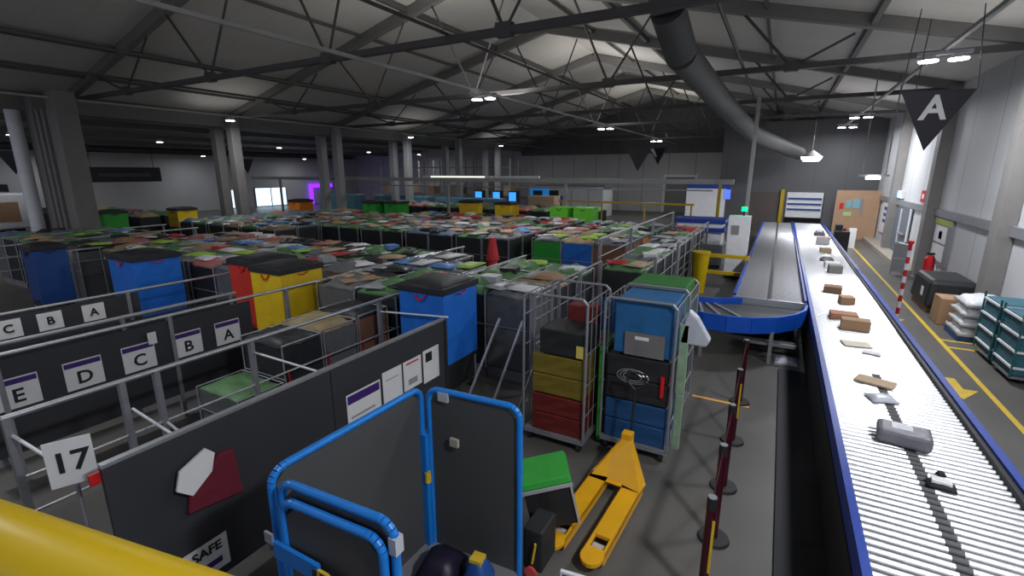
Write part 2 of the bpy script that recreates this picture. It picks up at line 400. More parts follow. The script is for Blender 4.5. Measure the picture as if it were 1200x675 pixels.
# inverted triangular hanging signs
def tri_sign(label, loc, s, rz, txt=None, cab=1.0, txm=None):
    t = thing('hanging_sign', label, 'hanging sign', loc, rz)
    h = s*.93; r = s/math.sqrt(3)
    top = [Vector((-s/2, -r/2, h)), Vector((s/2, -r/2, h)), Vector((0, r, h))]; bot = Vector((0, -r*.30, 0))
    MB().add(top+[bot], [(0, 1, 2), (0, 3, 1), (1, 3, 2), (2, 3, 0)]).build('panel', M_signblk, t)
    for p in top: MB().tube(p, (p.x*.8, p.y*.8, h+cab), .008, 5).build('cable', M_steel, t)
    if txt:
        for a, b in ((0, 1), (2, 0), (1, 2)):
            A, B = top[a], top[b]; u = (B-A).normalized(); mid = (A+B)/2; v = (mid-bot).normalized(); n = u.cross(v)
            v = n.cross(u); cpt = mid*.70+bot*.30+n*.008
            M = Matrix((u, v, n)).transposed()
            text_mesh(txt, s*.52, txm or M_paper, t, cpt, M.to_euler(), bold=.012*s)
    return t
tri_sign('black inverted triangular hanging sign with white letter A above the walkway', (1.93, 10.5, 3.74), .98, math.radians(10), 'A', 1.2)
DM = mat('dim_letter', (.25, .25, .26), .6)
tri_sign('dark triangular hanging sign over the far end of the lanes', (-7.7, 29.5, 3.45), 1.35, .35, None, 1.3)
tri_sign('dark triangular hanging sign with pale edge, right of its larger neighbour', (-7.6, 35, 3.9), 1.2, -.4, None, 1.0)
MB().add([(-.6, -.36, 1.1), (-.3, -.36, 1.1), (-.05, -.30, .55), (-.12, -.30, .5)], [(0, 3, 2, 1)]).build('pale_edge', M_paper, bpy.data.objects['hanging_sign.002'])
for i, (x, y) in enumerate(((-33, 9.5), (-37, 13.5), (-37, 24.0))):
    tri_sign('dark triangular hanging sign in the left bay, %s from the left edge' % ORD[i], (x, y, 3.3), 1.2, .6, None, 1.1)
# overhead gantry bar
t = thing('overhead_gantry', 'long horizontal grey gantry bar crossing the hall above the containers', 'gantry', (0, 21.6, 0))
MB().box(-33, -1.7, -.10, .10, 2.92, 3.12).build('beam', M_colw, t)
MB().box(-22, -2.5, .3, .4, 2.62, 2.68).build('rail', M_dsteel, t)
for x in (-30, -15.9, -9, -2.2): MB().box(x-.06, x+.06, -.06, .06, 0, 2.92).build('post', M_colw if x < -3 else M_yelrail, t)
# low lit strip lamp on the gantry
t = thing('strip_lamp', 'bright strip lamp lying along the gantry bar', 'strip lamp', (-15, 21.6, 3.12))
MB().box(-2.6, 4.6, -.06, .06, 0, .10).build('body', M_white, t); MB().box(-2.0, 1.5, -.08, -.06, .01, .09).build('lens', mat('strip_lens', (.9, .9, .8), .4, emit=(.9, .95, .8), es=.9), t)
# white cabin at the far wall
t = thing('white_cabin', 'low white site cabin with dark window by the back wall', 'cabin', (-14.7, 36, 0))
MB().box(-2.8, 2.8, 0, 2.4, 0, 2.3).build('walls', M_white, t); MB().box(-2.95, 2.95, -.1, 2.5, 2.3, 2.45).build('roof', M_dsteel, t)
MB().box(-2.1, -.9, -.04, 0, .9, 2.0).build('window_pane', M_black, t); MB().box(.2, .25, -.02, 0, 0, 2.2).box(1.6, 1.65, -.02, 0, 0, 2.2).build('panel_joint', M_dsteel, t)
struct('door_1', MB().box(-8.9, -6.5, YB-.1, YB-.02, 0, 3.0), mat('grey_door', (.22, .21, .20), .6))
MB().box(-9.1, -8.9, YB-.14, YB-.02, 0, 3.2).box(-6.5, -6.3, YB-.14, YB-.02, 0, 3.2).box(-8.9, -6.5, YB-.14, YB-.02, 3.0, 3.2).build('door_frame', M_white, bpy.data.objects['door_1'])
# kiosks with blue screens
for i, x in enumerate((-19.1, -17.6, -16.3)):
    t = thing('screen_kiosk', 'slim kiosk with glowing blue screen at the far side, %s from the left' % ORD[i], 'kiosk', (x, 29.6, 0), 0, 'blue screen kiosks')
    MB().box(-.35, .35, 0, .4, 0, 2.15).build('body', M_black, t, .03); MB().box(-.27, .27, -.02, 0, 1.15, 2.05).build('screen', M_screen, t)
t = thing('blue_booth', 'blue framed booth with dark opening right of the screen kiosks', 'booth', (-14.6, 30, 0))
MB().box(-.55, -.4, 0, .8, 0, 2.4).box(.4, .55, 0, .8, 0, 2.4).box(-.4, .4, 0, .8, 2.2, 2.4).build('frame', mat('booth_blue', (.02, .25, .6), .4, emit=(.02, .3, .8), es=.25), t)
MB().box(-.4, .4, .2, .8, 0, 2.2).build('inner_panel', M_black, t)
t = thing('poster_stand', 'blue stand with pale lettering panel near the white cabin', 'stand', (-13.0, 29.4, 0))
MB().box(-.45, .45, 0, .3, 0, 1.9).build('body', SLEEVE['dkblue'], t); MB().box(-.3, .3, -.02, 0, 1.0, 1.7).build('screen', M_screenw, t)
# vertical steel racking posts behind kiosks
t = thing('storage_rack', 'tall dark steel storage rack against the back wall', 'rack', (-30, 39.5, 0))
for x in range(-8, 9, 2):
    for y in (0, 1.6): MB().box(x-.06, x+.06, y-.05, y+.05, 0, 4.6).build('upright', M_colw, t)
mb = MB()
for z in (1.2, 2.5, 3.8):
    for y in (0, 1.6): mb.box(-8, 8, y-.04, y+.04, z, z+.12)
mb.build('shelf_beam', M_dsteel, t)
b = MB()
for i in range(16): b.box(-7.8+i, -7.0+i+.05, .1, 1.4, .02 if i % 3 else 1.33, (.9 if i % 3 else 2.1)+.1*(i % 2))
b.build('boards', M_kraft, t)
# yellow handrail far
t = thing('safety_handrail', 'long yellow safety handrail on a low platform behind the lanes', 'handrail', (0, 21.98, 0))
MB().box(-9.5, -3.2, -.04, .04, 2.0, 2.08).build('top_rail', M_yelrail, t)
for x in (-9.3, -7.3, -5.3, -3.3): MB().box(x-.03, x+.03, -.03, .03, 0, 2.0).build('post', M_yelrail, t)
# yellow guard in front of machine
t = thing('machine_guard_rail', 'yellow tubular guard rail left of the roller conveyor', 'guard rail', (-1.25, 15.2, 0))
MB().bar((-.72, 0, 1.0), (.62, 0, 1.0), .1, .1).build('top_rail', M_yelrail, t); MB().bar((-.72, 0, .5), (.62, 0, .5), .1, .1).build('mid_rail', M_yelrail, t)
for x in (-.72, .62): MB().box(x-.06, x+.06, -.06, .06, 0, 1.05).build('post', M_yelrail, t)
t = thing('bollard', 'squat yellow bollard bin left of the guard rail', 'bollard', (-1.80, 14.5, 0)); MB().tube((0, 0, 0), (0, 0, 1.15), .17, 12, r1=.24).build('body', M_yelrail, t); MB().tube((0, 0, 1.15), (0, 0, 1.2), .26, 12).build('rim', M_yelrail, t)
t = thing('control_cabinet', 'tall white control cabinet with green signal light on top', 'cabinet', (-1.05, 16.9, 0))
MB().box(-.32, .32, 0, .45, .1, 2.05).build('body', M_white, t, .02); MB().box(-.3, .3, .02, .43, 0, .1).build('plinth', M_black, t)
MB().box(-.22, .02, -.01, 0, 1.45, 1.75).build('panel', M_dsteel, t); MB().tube((.1, .2, 2.05), (.1, .2, 2.2), .03, 8).build('stem', M_black, t); MB().tube((.1, .2, 2.2), (.1, .2, 2.32), .08, 10).build('green_lens', M_green_l, t)
t = thing('sorting_machine', 'white and blue sorting machine behind the guard rail', 'machine', (-2.35, 18.6, 0))
MB().box(-1.0, .75, 0, 1.2, .1, .85).build('body', M_dsteel, t); MB().box(-1.0, .75, -.02, 1.2, 1.3, 1.45).box(-1.0, .75, -.02, 1.2, 1.6, 1.75).build('blue_band', M_blue, t); MB().box(-.9, .65, .02, 1.15, 1.45, 1.6).box(-.9, .65, .1, 1.15, .85, 1.3).build('white_band', M_white, t)
for x in (-.9, .65): MB().box(x-.05, x+.05, .02, .1, 0, .1).build('foot', M_black, t)
t = thing('roller_door_unit', 'white roller door panel with small blue sign left of the far conveyor', 'door unit', (-3.6, 28.5, 0))
MB().box(-1.0, 1.0, 0, .3, 0, 2.55).build('body', M_white, t); MB().box(-1.0, 1.2, -.03, .3, 2.55, 2.75).build('header', M_blue, t); MB().box(.95, 1.25, -.04, 0, 2.0, 2.5).build('lit_sign', mat('blue_lit', (.1, .2, .8), .4, emit=(.08, .16, 1), es=.9), t)
tag(MB().box(-.06, .06, -.06, .06, 0, 5.9).build('support_post', M_colw), 'slender pale post beside the far left conveyor edge', 'post').location = (-1.0, 19.2, 0)
# partition door + shutter, at far end of conveyors
t = struct('door_2', MB().box(.35, 2.1, 31.94, 31.99, .9, 2.3), M_white)
mb = MB()
for z in (1.3, 1.6, 1.9): mb.box(.4, 2.05, 31.9, 31.94, z, z+.1)
mb.build('shutter_slat', SLEEVE['dkblue'], t)
struct('door_3', MB().box(-1.7, -.1, 31.94, 31.99, 0, 2.3), mat('brown_door', (.10, .08, .07), .6))
struct('trim_door_post', MB().box(.02, .2, 31.8, 31.98, 0, 2.45), M_yelrail)
# tan notice partition with posters
t = thing('notice_partition', 'plywood notice partition with posters at the far end of the walkway', 'partition', (3.35, 30.4, 0))
MB().box(-.78, 1.1, 0, .12, 0, 2.5).build('board', M_tan, t)
for (x, z, w, h, m) in ((-.5, 1.55, .18, .3, M_red), (-.2, 1.6, .22, .4, mat('teal_print', (.2, .45, .5), .6)), (.12, 1.6, .3, .45, mat('teal_print', (.2, .45, .5), .6)), (-.2, 1.2, .35, .2, mat('lime_print', (.4, .6, .25), .6)), (.35, 1.3, .12, .8, M_dsteel)):
    MB().box(x-w/2, x+w/2, -.015, 0, z, z+h).build('poster', m, t)
t = thing('waste_bins', 'black bin with red lid knob beside the far conveyor end', 'bin', (2.45, 24.5, 0))
MB().box(-.25, .28, -.3, .3, 0, 1.0).build('body', M_black, t, .03); MB().tube((.1, 0, 1.0), (.1, 0, 1.1), .06, 8).build('knob', M_red, t); MB().box(-.25, 0, -.2, .2, 1.0, 1.25).build('lid', M_black, t)
tag(MB().box(-.14, .14, -.1, .1, 0, .9).box(-.10, .10, -.11, -.1, .2, .8).build('floor_sign', M_paper), 'white folded floor sign leaning beyond the black bin', 'floor sign').location = (3.1, 26.8, 0)

# right wall fittings
def wboard(name, label, cat, y0, y1, z0, z1, parts, m=M_dsteel, d=.06):
    y0 *= 1.14; y1 *= 1.14; z0 = 3.4-(3.4-z0)*1.14; z1 = 3.4-(3.4-z1)*1.14
    t = thing(name, label, cat, (XW-.002, (y0+y1)/2, z0)); w = y1-y0
    MB().box(-d, 0, -w/2, w/2, 0, z1-z0).build('panel', m, t)
    for (n, a, b, c, e, pm) in parts: MB().box(-d-.012, -d, -w/2+w*a, -w/2+w*b, (z1-z0)*c, (z1-z0)*e).build(n, pm, t)
    return t
wboard('notice_board', 'grey notice board with green header and two white sheets on the right wall', 'notice board', 15.95, 17.6, 1.0, 2.2,
       [('header', .05, .95, .86, .97, mat('olive_print', (.35, .42, .05), .6)), ('sheet', .2, .85, .47, .83, M_paper), ('sheet', .2, .85, .08, .42, M_paper), ('print', .42, .6, .55, .72, M_ink)])
wboard('notice_board', 'tall white notice board with small blue slips on the right wall, furthest away', 'notice board', 23.6, 25.9, .95, 2.2,
       [('slip', .4, .75, .75, .85, M_blue), ('slip', .4, .75, .55, .65, M_blue), ('slip', .4, .75, .35, .45, M_blue)], M_white)
wboard('fire_sign', 'small red fire call sign on the right wall', 'sign', 19.1, 19.7, 2.5, 2.85, [('symbol', .3, .7, .3, .7, M_paper)], M_red)
t = thing('exit_sign', 'glowing green-white emergency exit light on the right wall', 'exit sign', (XW-.01, 25.9, 2.37)); MB().box(-.1, 0, -.5, .5, -.03, .28).build('housing', M_white, t); MB().box(-.12, -.1, -.35, .05, 0, .24).build('lit_panel', M_exit, t)
MB().box(-.12, -.1, .1, .42, .02, .22).build('lit_blue_panel', mat('exit_blue', (.2, .4, .8), .4, emit=(.2, .45, 1), es=1.2), t)
struct('door_4', MB().box(XW-.05, XW-.005, 23.4, 26.8, .02, 1.95), mat('grey_blue_door', (.13, .16, .19), .4))
MB().box(XW-.09, XW-.05, 23.3, 23.5, .02, 2.05).box(XW-.09, XW-.05, 26.7, 26.9, .02, 2.05).box(XW-.09, XW-.05, 25.0, 25.1, .02, 1.95).build('door_frame', M_white, bpy.data.objects['door_4'])
MB().box(XW-.16, XW-.09, 23.8, 24.9, 1.0, 1.05).build('door_handle', M_silver, bpy.data.objects['door_4'])
t = thing('walkway_gate', 'low steel gate frame standing at the wall door', 'gate', (3.7, 20.4, 0))
MB().tube((-.1, 0, 0), (-.1, 0, 1.1), .02).tube((.3, 0, 0), (.3, 0, 1.1), .02).tube((-.1, 0, 1.1), (.3, 0, 1.1), .025).tube((-.1, 0, .55), (.3, 0, .55), .02).build('frame', M_silver, t); MB().box(-.08, .28, -.012, .012, .1, 1.05).build('infill', M_dsteel, t)
t = thing('fire_extinguisher', 'red fire extinguisher standing against the right wall', 'fire extinguisher', (4.05, 18.0, 0))
MB().tube((0, 0, 0), (0, 0, .95), .13, 12).tube((0, 0, .95), (0, 0, 1.05), .13, 12, r1=.04).build('cylinder', M_red, t); MB().box(-.09, .09, -.02, .02, 1.05, 1.12).build('valve', M_black, t); MB().tube((.05, -.1, 1.05), (.1, -.15, .5), .015, 6).build('hose', M_black, t)
tag(MB().box(-.05, .05, -.5, .5, 0, .6).build('wall_box', M_white, None, .01), 'small white box on the wall below the notice board', 'wall box').location = (XW-.055, 19.6, .0)
# red white pole
t = thing('striped_pole', 'red and white striped pole standing at the walkway edge', 'pole', (2.6, 13.2, 0))
n = 13
for k in range(n):
    MB().tube((0, 0, .03+k*1.86/n), (0, 0, .03+(k+1)*1.86/n), .036, 12).build('white_band' if k % 2 else 'red_band', M_white if k % 2 else M_red, t)
MB().tube((0, 0, 0), (0, 0, .03), .2, 14).build('base', M_red, t)
MB().tube((0, 0, 1.89), (0, 0, 1.96), .055, 10).build('cap', M_red, t)
MB().tube((-.22, 0, 1.9), (-.04, 0, 1.86), .02, 6).build('pole_arm', M_silver, t)
# wall side goods
def shell(cx, cy, z0, lx, ly, h, seed): return MB().blob(cx, cy, z0, lx, ly, h, seed, .06, n=8)
t = thing('covered_pallet', 'black plastic cover draped over a low stack by the right wall', 'covered pallet', (3.93, 15.75, 0))
MB().box(-.5, .5, -.85, .85, .12, .84, taper=.05).build('cover', M_black, t, .1); MB().box(-.45, .45, -.7, .7, 0, .12).build('pallet', M_card, t); MB().box(-.54, -.53, -.6, -.42, .4, .62).build('label_patch', M_paper, t)
t = thing('cardboard_carton', 'crumpled brown carton between black cover and white sacks', 'carton', (3.72, 14.2, 0)); MB().box(-.26, .22, -.32, .32, 0, .62, taper=.02).build('body', M_card, t, .02); MB().box(-.26, .3, -.04, .04, .621, .625).build('tape', M_kraft, t)
t = thing('wrapped_sacks', 'stack of white shrink-wrapped sacks beside the teal cages', 'wrapped stack', (3.95, 13.1, 0))
MB().box(-.42, .42, -.45, .45, 0, .12).build('pallet', SLEEVE['dkblue'], t)
for k in range(4): MB().blob(0, 0, .12+k*.2, .84-.03*k, .92-.03*k, .21, 20+k, .12, n=7).build('sack', M_wrap, t)
for j, (y, x) in enumerate(((11.75, 4.02), (10.8, 4.02), (11.9, 3.62))):
    if j == 2: continue
    t = thing('nestable_cage', 'teal netted goods cage with white cross rails, %s' % ('next to the white sacks' if j == 0 else 'nearest the camera'), 'cage', (x, y, 0), 0, 'teal netted cages')
    MB().box(-.35, .35, -.38, .38, .12, 1.12).build('netted_goods', M_netting, t, .03)
    mb = MB()
    for z in (.25, .52, .79, 1.06):
        mb.box(-.375, -.352, -.40, .40, z, z+.035); mb.box(-.37, .37, -.405, -.382, z, z+.035)
    mb.build('cross_rail', M_white, t)
    for sx in (-.36, .36):
        for sy in (-.39, .39): MB().tube((sx, sy, .1), (sx, sy, 1.2), .018, 6).build('post', mat('teal_post', (.02, .12, .12), .5), t)
    MB().box(-.36, .36, -.39, .39, .08, .12).build('base', M_dsteel, t)
    for sx in (-.2, .2):
        for sy in (-.3, .3): MB().tube((sx-.015, sy, .05), (sx+.015, sy, .05), .05, 10).build('castor', M_rubber, t)

# ------------------------------------------------------------------ conveyors
t = thing('roller_conveyor', 'long bright steel roller conveyor with blue side guards beside the walkway', 'conveyor', (0, 0, 0))
CX0, CX1, CY0, CY1, CZ = .80, 1.94, 1.6, 29.2, .85
pitch = .085; ys = [CY0+.06+k*pitch for k in range(int((CY1-CY0-.1)/pitch))]
rmesh = MB().tube((CX0, 0, 0), (1.31, 0, 0), .027, 12, 0).tube((1.31, 0, 0), (1.40, 0, 0), .0272, 12, 1).tube((1.40, 0, 0), (CX1, 0, 0), .027, 12, 0).mesh('roller', [M_roller, mat('dark_reflection_band', (.075, .075, .08), .6)])  # dark mid section paints a roof member's reflection onto the near rollers
rmesh2 = MB().tube((CX0, 0, 0), (CX1, 0, 0), .027, 12, 0).mesh('roller', [M_roller])
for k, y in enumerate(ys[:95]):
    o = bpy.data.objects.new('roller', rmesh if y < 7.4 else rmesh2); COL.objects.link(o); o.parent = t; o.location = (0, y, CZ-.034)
mb = MB()
for y in ys[95:]: mb.tube((CX0, y, CZ-.034), (CX1, y, CZ-.034), .034, 8)
tag(mb.build('roller', M_roller, t), kind='stuff')
MB().box(.74, .80, CY0, CY1, .68, .88).build('side_rail', M_blue, t); MB().box(1.94, 1.98, CY0, CY1, .62, .89).build('inner_rail', M_black, t)
MB().box(1.98, 2.05, CY0, CY1, .60, .92).build('side_guard', M_blue, t)
MB().box(.84, 1.9, CY0, CY1, .60, .76).build('drip_tray', M_black, t)
MB().box(.73, .76, CY0, CY1, .02, .68).build('skirt', M_skirt, t)
for y in [CY0+.1+2.75*k for k in range(11)]:
    MB().box(.78, .86, y, y+.06, 0, .6).build('leg', M_skirt, t); MB().box(1.98, 2.06, y, y+.06, 0, .6).build('leg', M_skirt, t)
t = thing('twin_roller_conveyor', 'dull grey twin roller conveyor running parallel left of the bright one', 'conveyor', (0, 0, 0))
mb = MB(); parts = 0
rm = MB().tube((-.58, 0, 0), (.02, 0, 0), .04, 8).mesh('roller', [M_roller2]); rmb = MB().tube((.08, 0, 0), (.66, 0, 0), .04, 8).mesh('roller', [M_roller2])
ys = [10.9+.1*k for k in range(180)]
for k, y in enumerate(ys):
    for j, m_ in enumerate((rm, rmb)):
        if k < 50:
            o = bpy.data.objects.new('roller', m_); COL.objects.link(o); o.parent = t; o.location = (0, y, .81)
        else: mb.tube((-.58 if j == 0 else .08, y, .81), (.02 if j == 0 else .66, y, .81), .04, 8)
tag(mb.build('roller', M_roller2, t), kind='stuff')
MB().box(-.64, -.58, 10.8, 29, .66, .93).build('side_rail', M_blue, t); MB().box(.66, .70, 10.8, 29, .66, .93).build('side_rail', M_blue, t); MB().box(.02, .08, 10.8, 29, .66, .87).build('centre_rail', M_black, t)
MB().box(-.64, .70, 10.74, 10.8, .70, .88).build('end_plate', M_silver, t); MB().box(-.56, .64, 10.82, 29, .62, .74).build('drip_tray', M_black, t)
for y in [11+3*k for k in range(7)]:
    for x in (-.6, .62): MB().box(x, x+.06, y, y+.06, 0, .64).build('leg', M_dsteel, t)
# blue curved chute in front, turning left
t = thing('curved_chute', 'blue curved belt chute hanging off the end of the grey conveyor', 'chute', (0, 0, 0))
def arcpts(cx, cy, r, a0, a1, n=16): return [(cx+r*math.cos(a0+(a1-a0)*k/n), cy+r*math.sin(a0+(a1-a0)*k/n)) for k in range(n+1)]
outer = [(.70, 10.7), (.66, 10.3), (.5, 9.9), (.2, 9.5), (-.2, 9.25), (-.6, 9.15), (-1.0, 9.2), (-1.25, 9.35)]
inner = [(-.45, 10.7), (-.55, 10.65), (-.65, 10.6), (-.8, 10.5), (-.95, 10.45), (-1.1, 10.4), (-1.22, 10.38), (-1.35, 10.35)]
n = len(outer)
bed = MB(); vs = [(x, y, .74) for x, y in outer]+[(x, y, .74) for x, y in inner]+[(x, y, .70) for x, y in outer]+[(x, y, .70) for x, y in inner]
fs = []
for k in range(n-1): fs += [(k, k+1, n+k+1, n+k), (2*n+k+1, 2*n+k, 3*n+k, 3*n+k+1)]
bed.add(vs, fs).build('bed', mat('grey_bed', (.06, .065, .07), .5), t)
w = MB()
for a, b in zip(outer, outer[1:]): w.bar((a[0], a[1], .72), (b[0], b[1], .72), .05, .30)
w.build('outer_wall', M_bluebelt, t)
w = MB()
for a, b in zip(inner, inner[1:]): w.bar((a[0], a[1], .8), (b[0], b[1], .8), .04, .14)
w.build('inner_wall', M_bluebelt, t)
w = MB()
for k in range(1, 4):
    a = outer[-1-k]; b = inner[-1-k]; w.bar((a[0], a[1]+.05, .76), (b[0], b[1]-.05, .76), .05, .03)
w.build('bed_roller', M_silver, t)
for x, y in ((.15, 9.46), (-1.0, 9.21), (-1.2, 10.3)): MB().box(x-.03, x+.03, y-.03, y+.03, 0, .6).build('leg', M_dsteel, t)
MB().box(-1.2, .6, 9.9, 9.96, .22, .3).box(-.3, .55, 9.55, 9.6, .3, .36).build('cross_brace', M_dsteel, t)
tag(MB().blob(.45, 0, 0, .4, .45, .06, 4).build('dropped_sack', M_polyl), 'pale folded sack under the curved chute', 'sack').location = (0, 9.7, .0)
tag(MB().box(-.52, .55, 0, .5, 0, .35).build('motor_housing', M_skirt, None, .03), 'dark motor housing under the chute', 'motor housing').location = (0, 10.95, 0)

# parcels on conveyor
def parcel(name, label, x, y, lx, ly, h, rz, m, soft=False, seed=0, z=CZ, extra=None, cat='parcel'):
    t = thing(name, label, cat, (x, y, z), rz)
    (MB().blob(0, 0, 0, lx, ly, h, seed, .08, n=6) if soft and name != 'mail_bag' else MB().box(-lx/2, lx/2, -ly/2, ly/2, 0, h)).build('wrapping', m, t, .035 if name == 'mail_bag' else 0 if soft else .004)
    if extra:
        for (n_, x0, x1, y0, y1, em) in extra: MB().box(x0, x1, y0, y1, h-.02 if soft else h, h+(.003 if not soft or name == 'mail_bag' else .012)).build(n_, em, t)
    return t
parcel('mail_bag', 'large dark grey plastic mail bag with pale address label on the rollers', 1.31, 5.48, .42, .28, .15, -.12, mat('mailbag_grey', (.15, .15, .17), .4, 0, .2, 12, bump=.4), True, 1, extra=[('address_label', -.10, .06, -.05, .09, M_polyl)])
parcel('small_parcel', 'small black parcel with big white label nearest the camera on the conveyor', 1.45, 4.78, .19, .12, .05, -.1, M_rubber, True, 2, extra=[('address_label', -.07, .06, -.04, .05, M_paper)])
parcel('knotted_tag', 'tiny black knot of packing behind the white-labelled parcel', 1.49, 4.98, .06, .05, .04, .3, M_rubber, True, 12)
parcel('padded_envelope', 'grey padded envelope between dark mail bag and kraft envelopes', 1.29, 6.50, .27, .22, .05, .3, M_polyl, True, 3)
parcel('kraft_envelope', 'flat kraft envelope lying askew beyond the grey padded one', 1.30, 7.02, .40, .24, .025, -.35, M_kraft)
parcel('kraft_envelope', 'thin cream envelope in the brightest part of the conveyor', 1.27, 8.55, .36, .26, .02, .15, mat('cream_paper', (.7, .62, .5), .7))
parcel('pale_mailer', 'thin white mailer beside the cream envelope', 1.42, 8.22, .22, .14, .02, -.2, M_paper)
parcel('cardboard_box', 'brown cardboard box nearest the camera on the conveyor', 1.34, 9.45, .40, .24, .17, -.05, M_card, extra=[('tape', -.2, .2, -.02, .02, M_kraft)])
parcel('cardboard_box', 'reddish brown box directly behind the nearest cardboard box', 1.24, 10.1, .42, .28, .10, .03, mat('red_card', (.40, .19, .12), .8))
parcel('cardboard_box', 'small dark brown box third along the conveyor', 1.40, 11.35, .24, .28, .14, .1, M_card)
parcel('cardboard_box', 'squat brown box just past the small dark one', 1.24, 12.3, .34, .34, .14, -.1, mat('dark_card', (.2, .12, .07), .8))
parcel('grey_carton', 'grey square carton halfway along the conveyor', 1.47, 14.8, .30, .30, .2, .05, mat('grey_card', (.15, .15, .14), .7))
parcel('white_carton', 'white flat carton behind the grey square carton', 1.47, 15.7, .34, .3, .14, .05, M_paper)
parcel('dark_parcel', 'dark soft parcel behind the white flat carton', 1.42, 16.8, .34, .3, .12, .05, M_poly, True, 5)
parcel('brown_parcel', 'brown parcel in the far half of the conveyor', 1.5, 18.6, .3, .3, .14, .05, M_kraft)
parcel('striped_carton', 'pale carton with red print far along the conveyor', 1.56, 20.8, .42, .4, .26, .0, M_paper, extra=[('print', -.18, .18, -.12, .12, M_red)])
parcel('dark_parcel', 'dark parcel stack at the far end of the conveyor', 1.6, 23.5, .4, .5, .24, .0, M_poly, True, 6)

# ------------------------------------------------------------------ belt barrier posts
bp = None
for i, y in enumerate((7.5, 6.27, 5.2, 4.32, 3.5)):
    x = -.19
    t = thing('barrier_post', 'maroon retractable-belt barrier post on round black base, %s' % ('nearest the camera', 'second nearest', 'middle of the five', 'second furthest', 'furthest from the camera')[4-i], 'barrier post', (x, y, 0), 0, 'belt barrier posts')
    MB().tube((0, 0, 0), (0, 0, .03), .145, 20, r1=.135).build('base', M_black, t); MB().tube((0, 0, .03), (0, 0, .9), .036, 12).build('pole', M_maroon, t)
    MB().tube((0, 0, .9), (0, 0, 1.0), .038, 12).build('belt_head', M_black, t); MB().tube((0, 0, 1.0), (0, 0, 1.006), .034, 12).build('cap', M_dsteel, t)
    if i in (1, 4): MB().box(.02, .04, -.04, -.03, .35, .82).build('yellow_strip', M_yelline, t)
    if i < 4:
        d_ = (6.27, 5.2, 4.32, 3.5)[i]-y
        tag(MB().box(-.004, .004, d_+.03, -.03, .92, .97).build('barrier_belt', M_maroon), 'maroon belt stretched between barrier posts, %s' % ('farthest span', 'second farthest span', 'second nearest span', 'nearest span')[i], 'barrier belt', 'barrier belts').location = (x, y, 0)

# ------------------------------------------------------------------ pallet truck
t = thing('pallet_truck', 'yellow hand pallet truck with its two forks towards the camera', 'pallet truck', (-1.28, 3.33, 0), math.radians(-3))
def fork(x0, x1):
    mb = MB(); c = (x0+x1)/2; hw = (x1-x0)/2
    pts = [(x0, 1.25, .145)]+[(c-hw*math.cos(a*PI/8), .10-.10*math.sin(a*PI/8)*1.0, .145) for a in range(0, 9)]+[(x1, 1.25, .145)]
    # outline with roller opening: build as strips around the hole
    mb.box(x0, x1, .36, 1.33, .105, .145); mb.box(x0, x0+.035, .2, .36, .105, .145); mb.box(x1-.035, x1, .2, .36, .105, .145)
    tip = [(x0, .2, .145), (x0, .1, .145)]+[(c-hw*math.cos(a*PI/8), .10-.12*math.sin(a*PI/8), .145) for a in range(1, 8)]+[(x1, .1, .145), (x1, .2, .145)]
    mb.prism(tip[::-1], (0, 0, -.04)); mb.box(x0, x0+.012, .12, 1.25, .05, .145); mb.box(x1-.012, x1, .12, 1.25, .05, .145)
    return mb
for (a, b) in ((-.29, -.085), (.085, .29)):
    f_ = fork(a, b).build('fork', M_yel, t, .004)
    MB().tube((a+.04, .28, .055), (b-.04, .28, .055), .05, 14).build('load_roller', mat('nylon', (.45, .43, .40), .5), t)
MB().prism([(-.29, 1.25, .145), (-.29, 1.13, .145), (.29, 1.13, .145), (.29, 1.25, .145), (.05, 1.50, .50), (-.05, 1.50, .50)], (0, .02, -.03)).prism([(-.29, 1.25, .145), (-.05, 1.50, .50), (-.05, 1.56, .50), (-.29, 1.36, .10)], (.015, 0, 0)).prism([(.29, 1.25, .145), (.05, 1.50, .50), (.05, 1.56, .50), (.29, 1.36, .10)], (-.015, 0, 0)).build('a_frame', M_yel, t)
MB().box(-.06, .06, 1.49, 1.60, .44, .56).build('frame_head', M_yel, t, .01)
MB().tube((0, 1.62, .12), (0, 1.62, .42), .05, 12).build('pump', M_dsteel, t)
MB().tube((0, 1.66, .42), (0, 1.72, 1.0), .014, 8).build('handle_bar', M_black, t); MB().path([(0, 1.72, 1.0), (-.10, 1.73, 1.08), (-.10, 1.74, 1.2), (.10, 1.74, 1.2), (.10, 1.73, 1.08), (0, 1.72, 1.0)], .012, 8).build('handle_grip', M_black, t)
for sx in (-.07, .07): MB().tube((sx-.025, 1.62, .09), (sx+.025, 1.62, .09), .09, 14).build('steer_wheel', M_rubber, t)

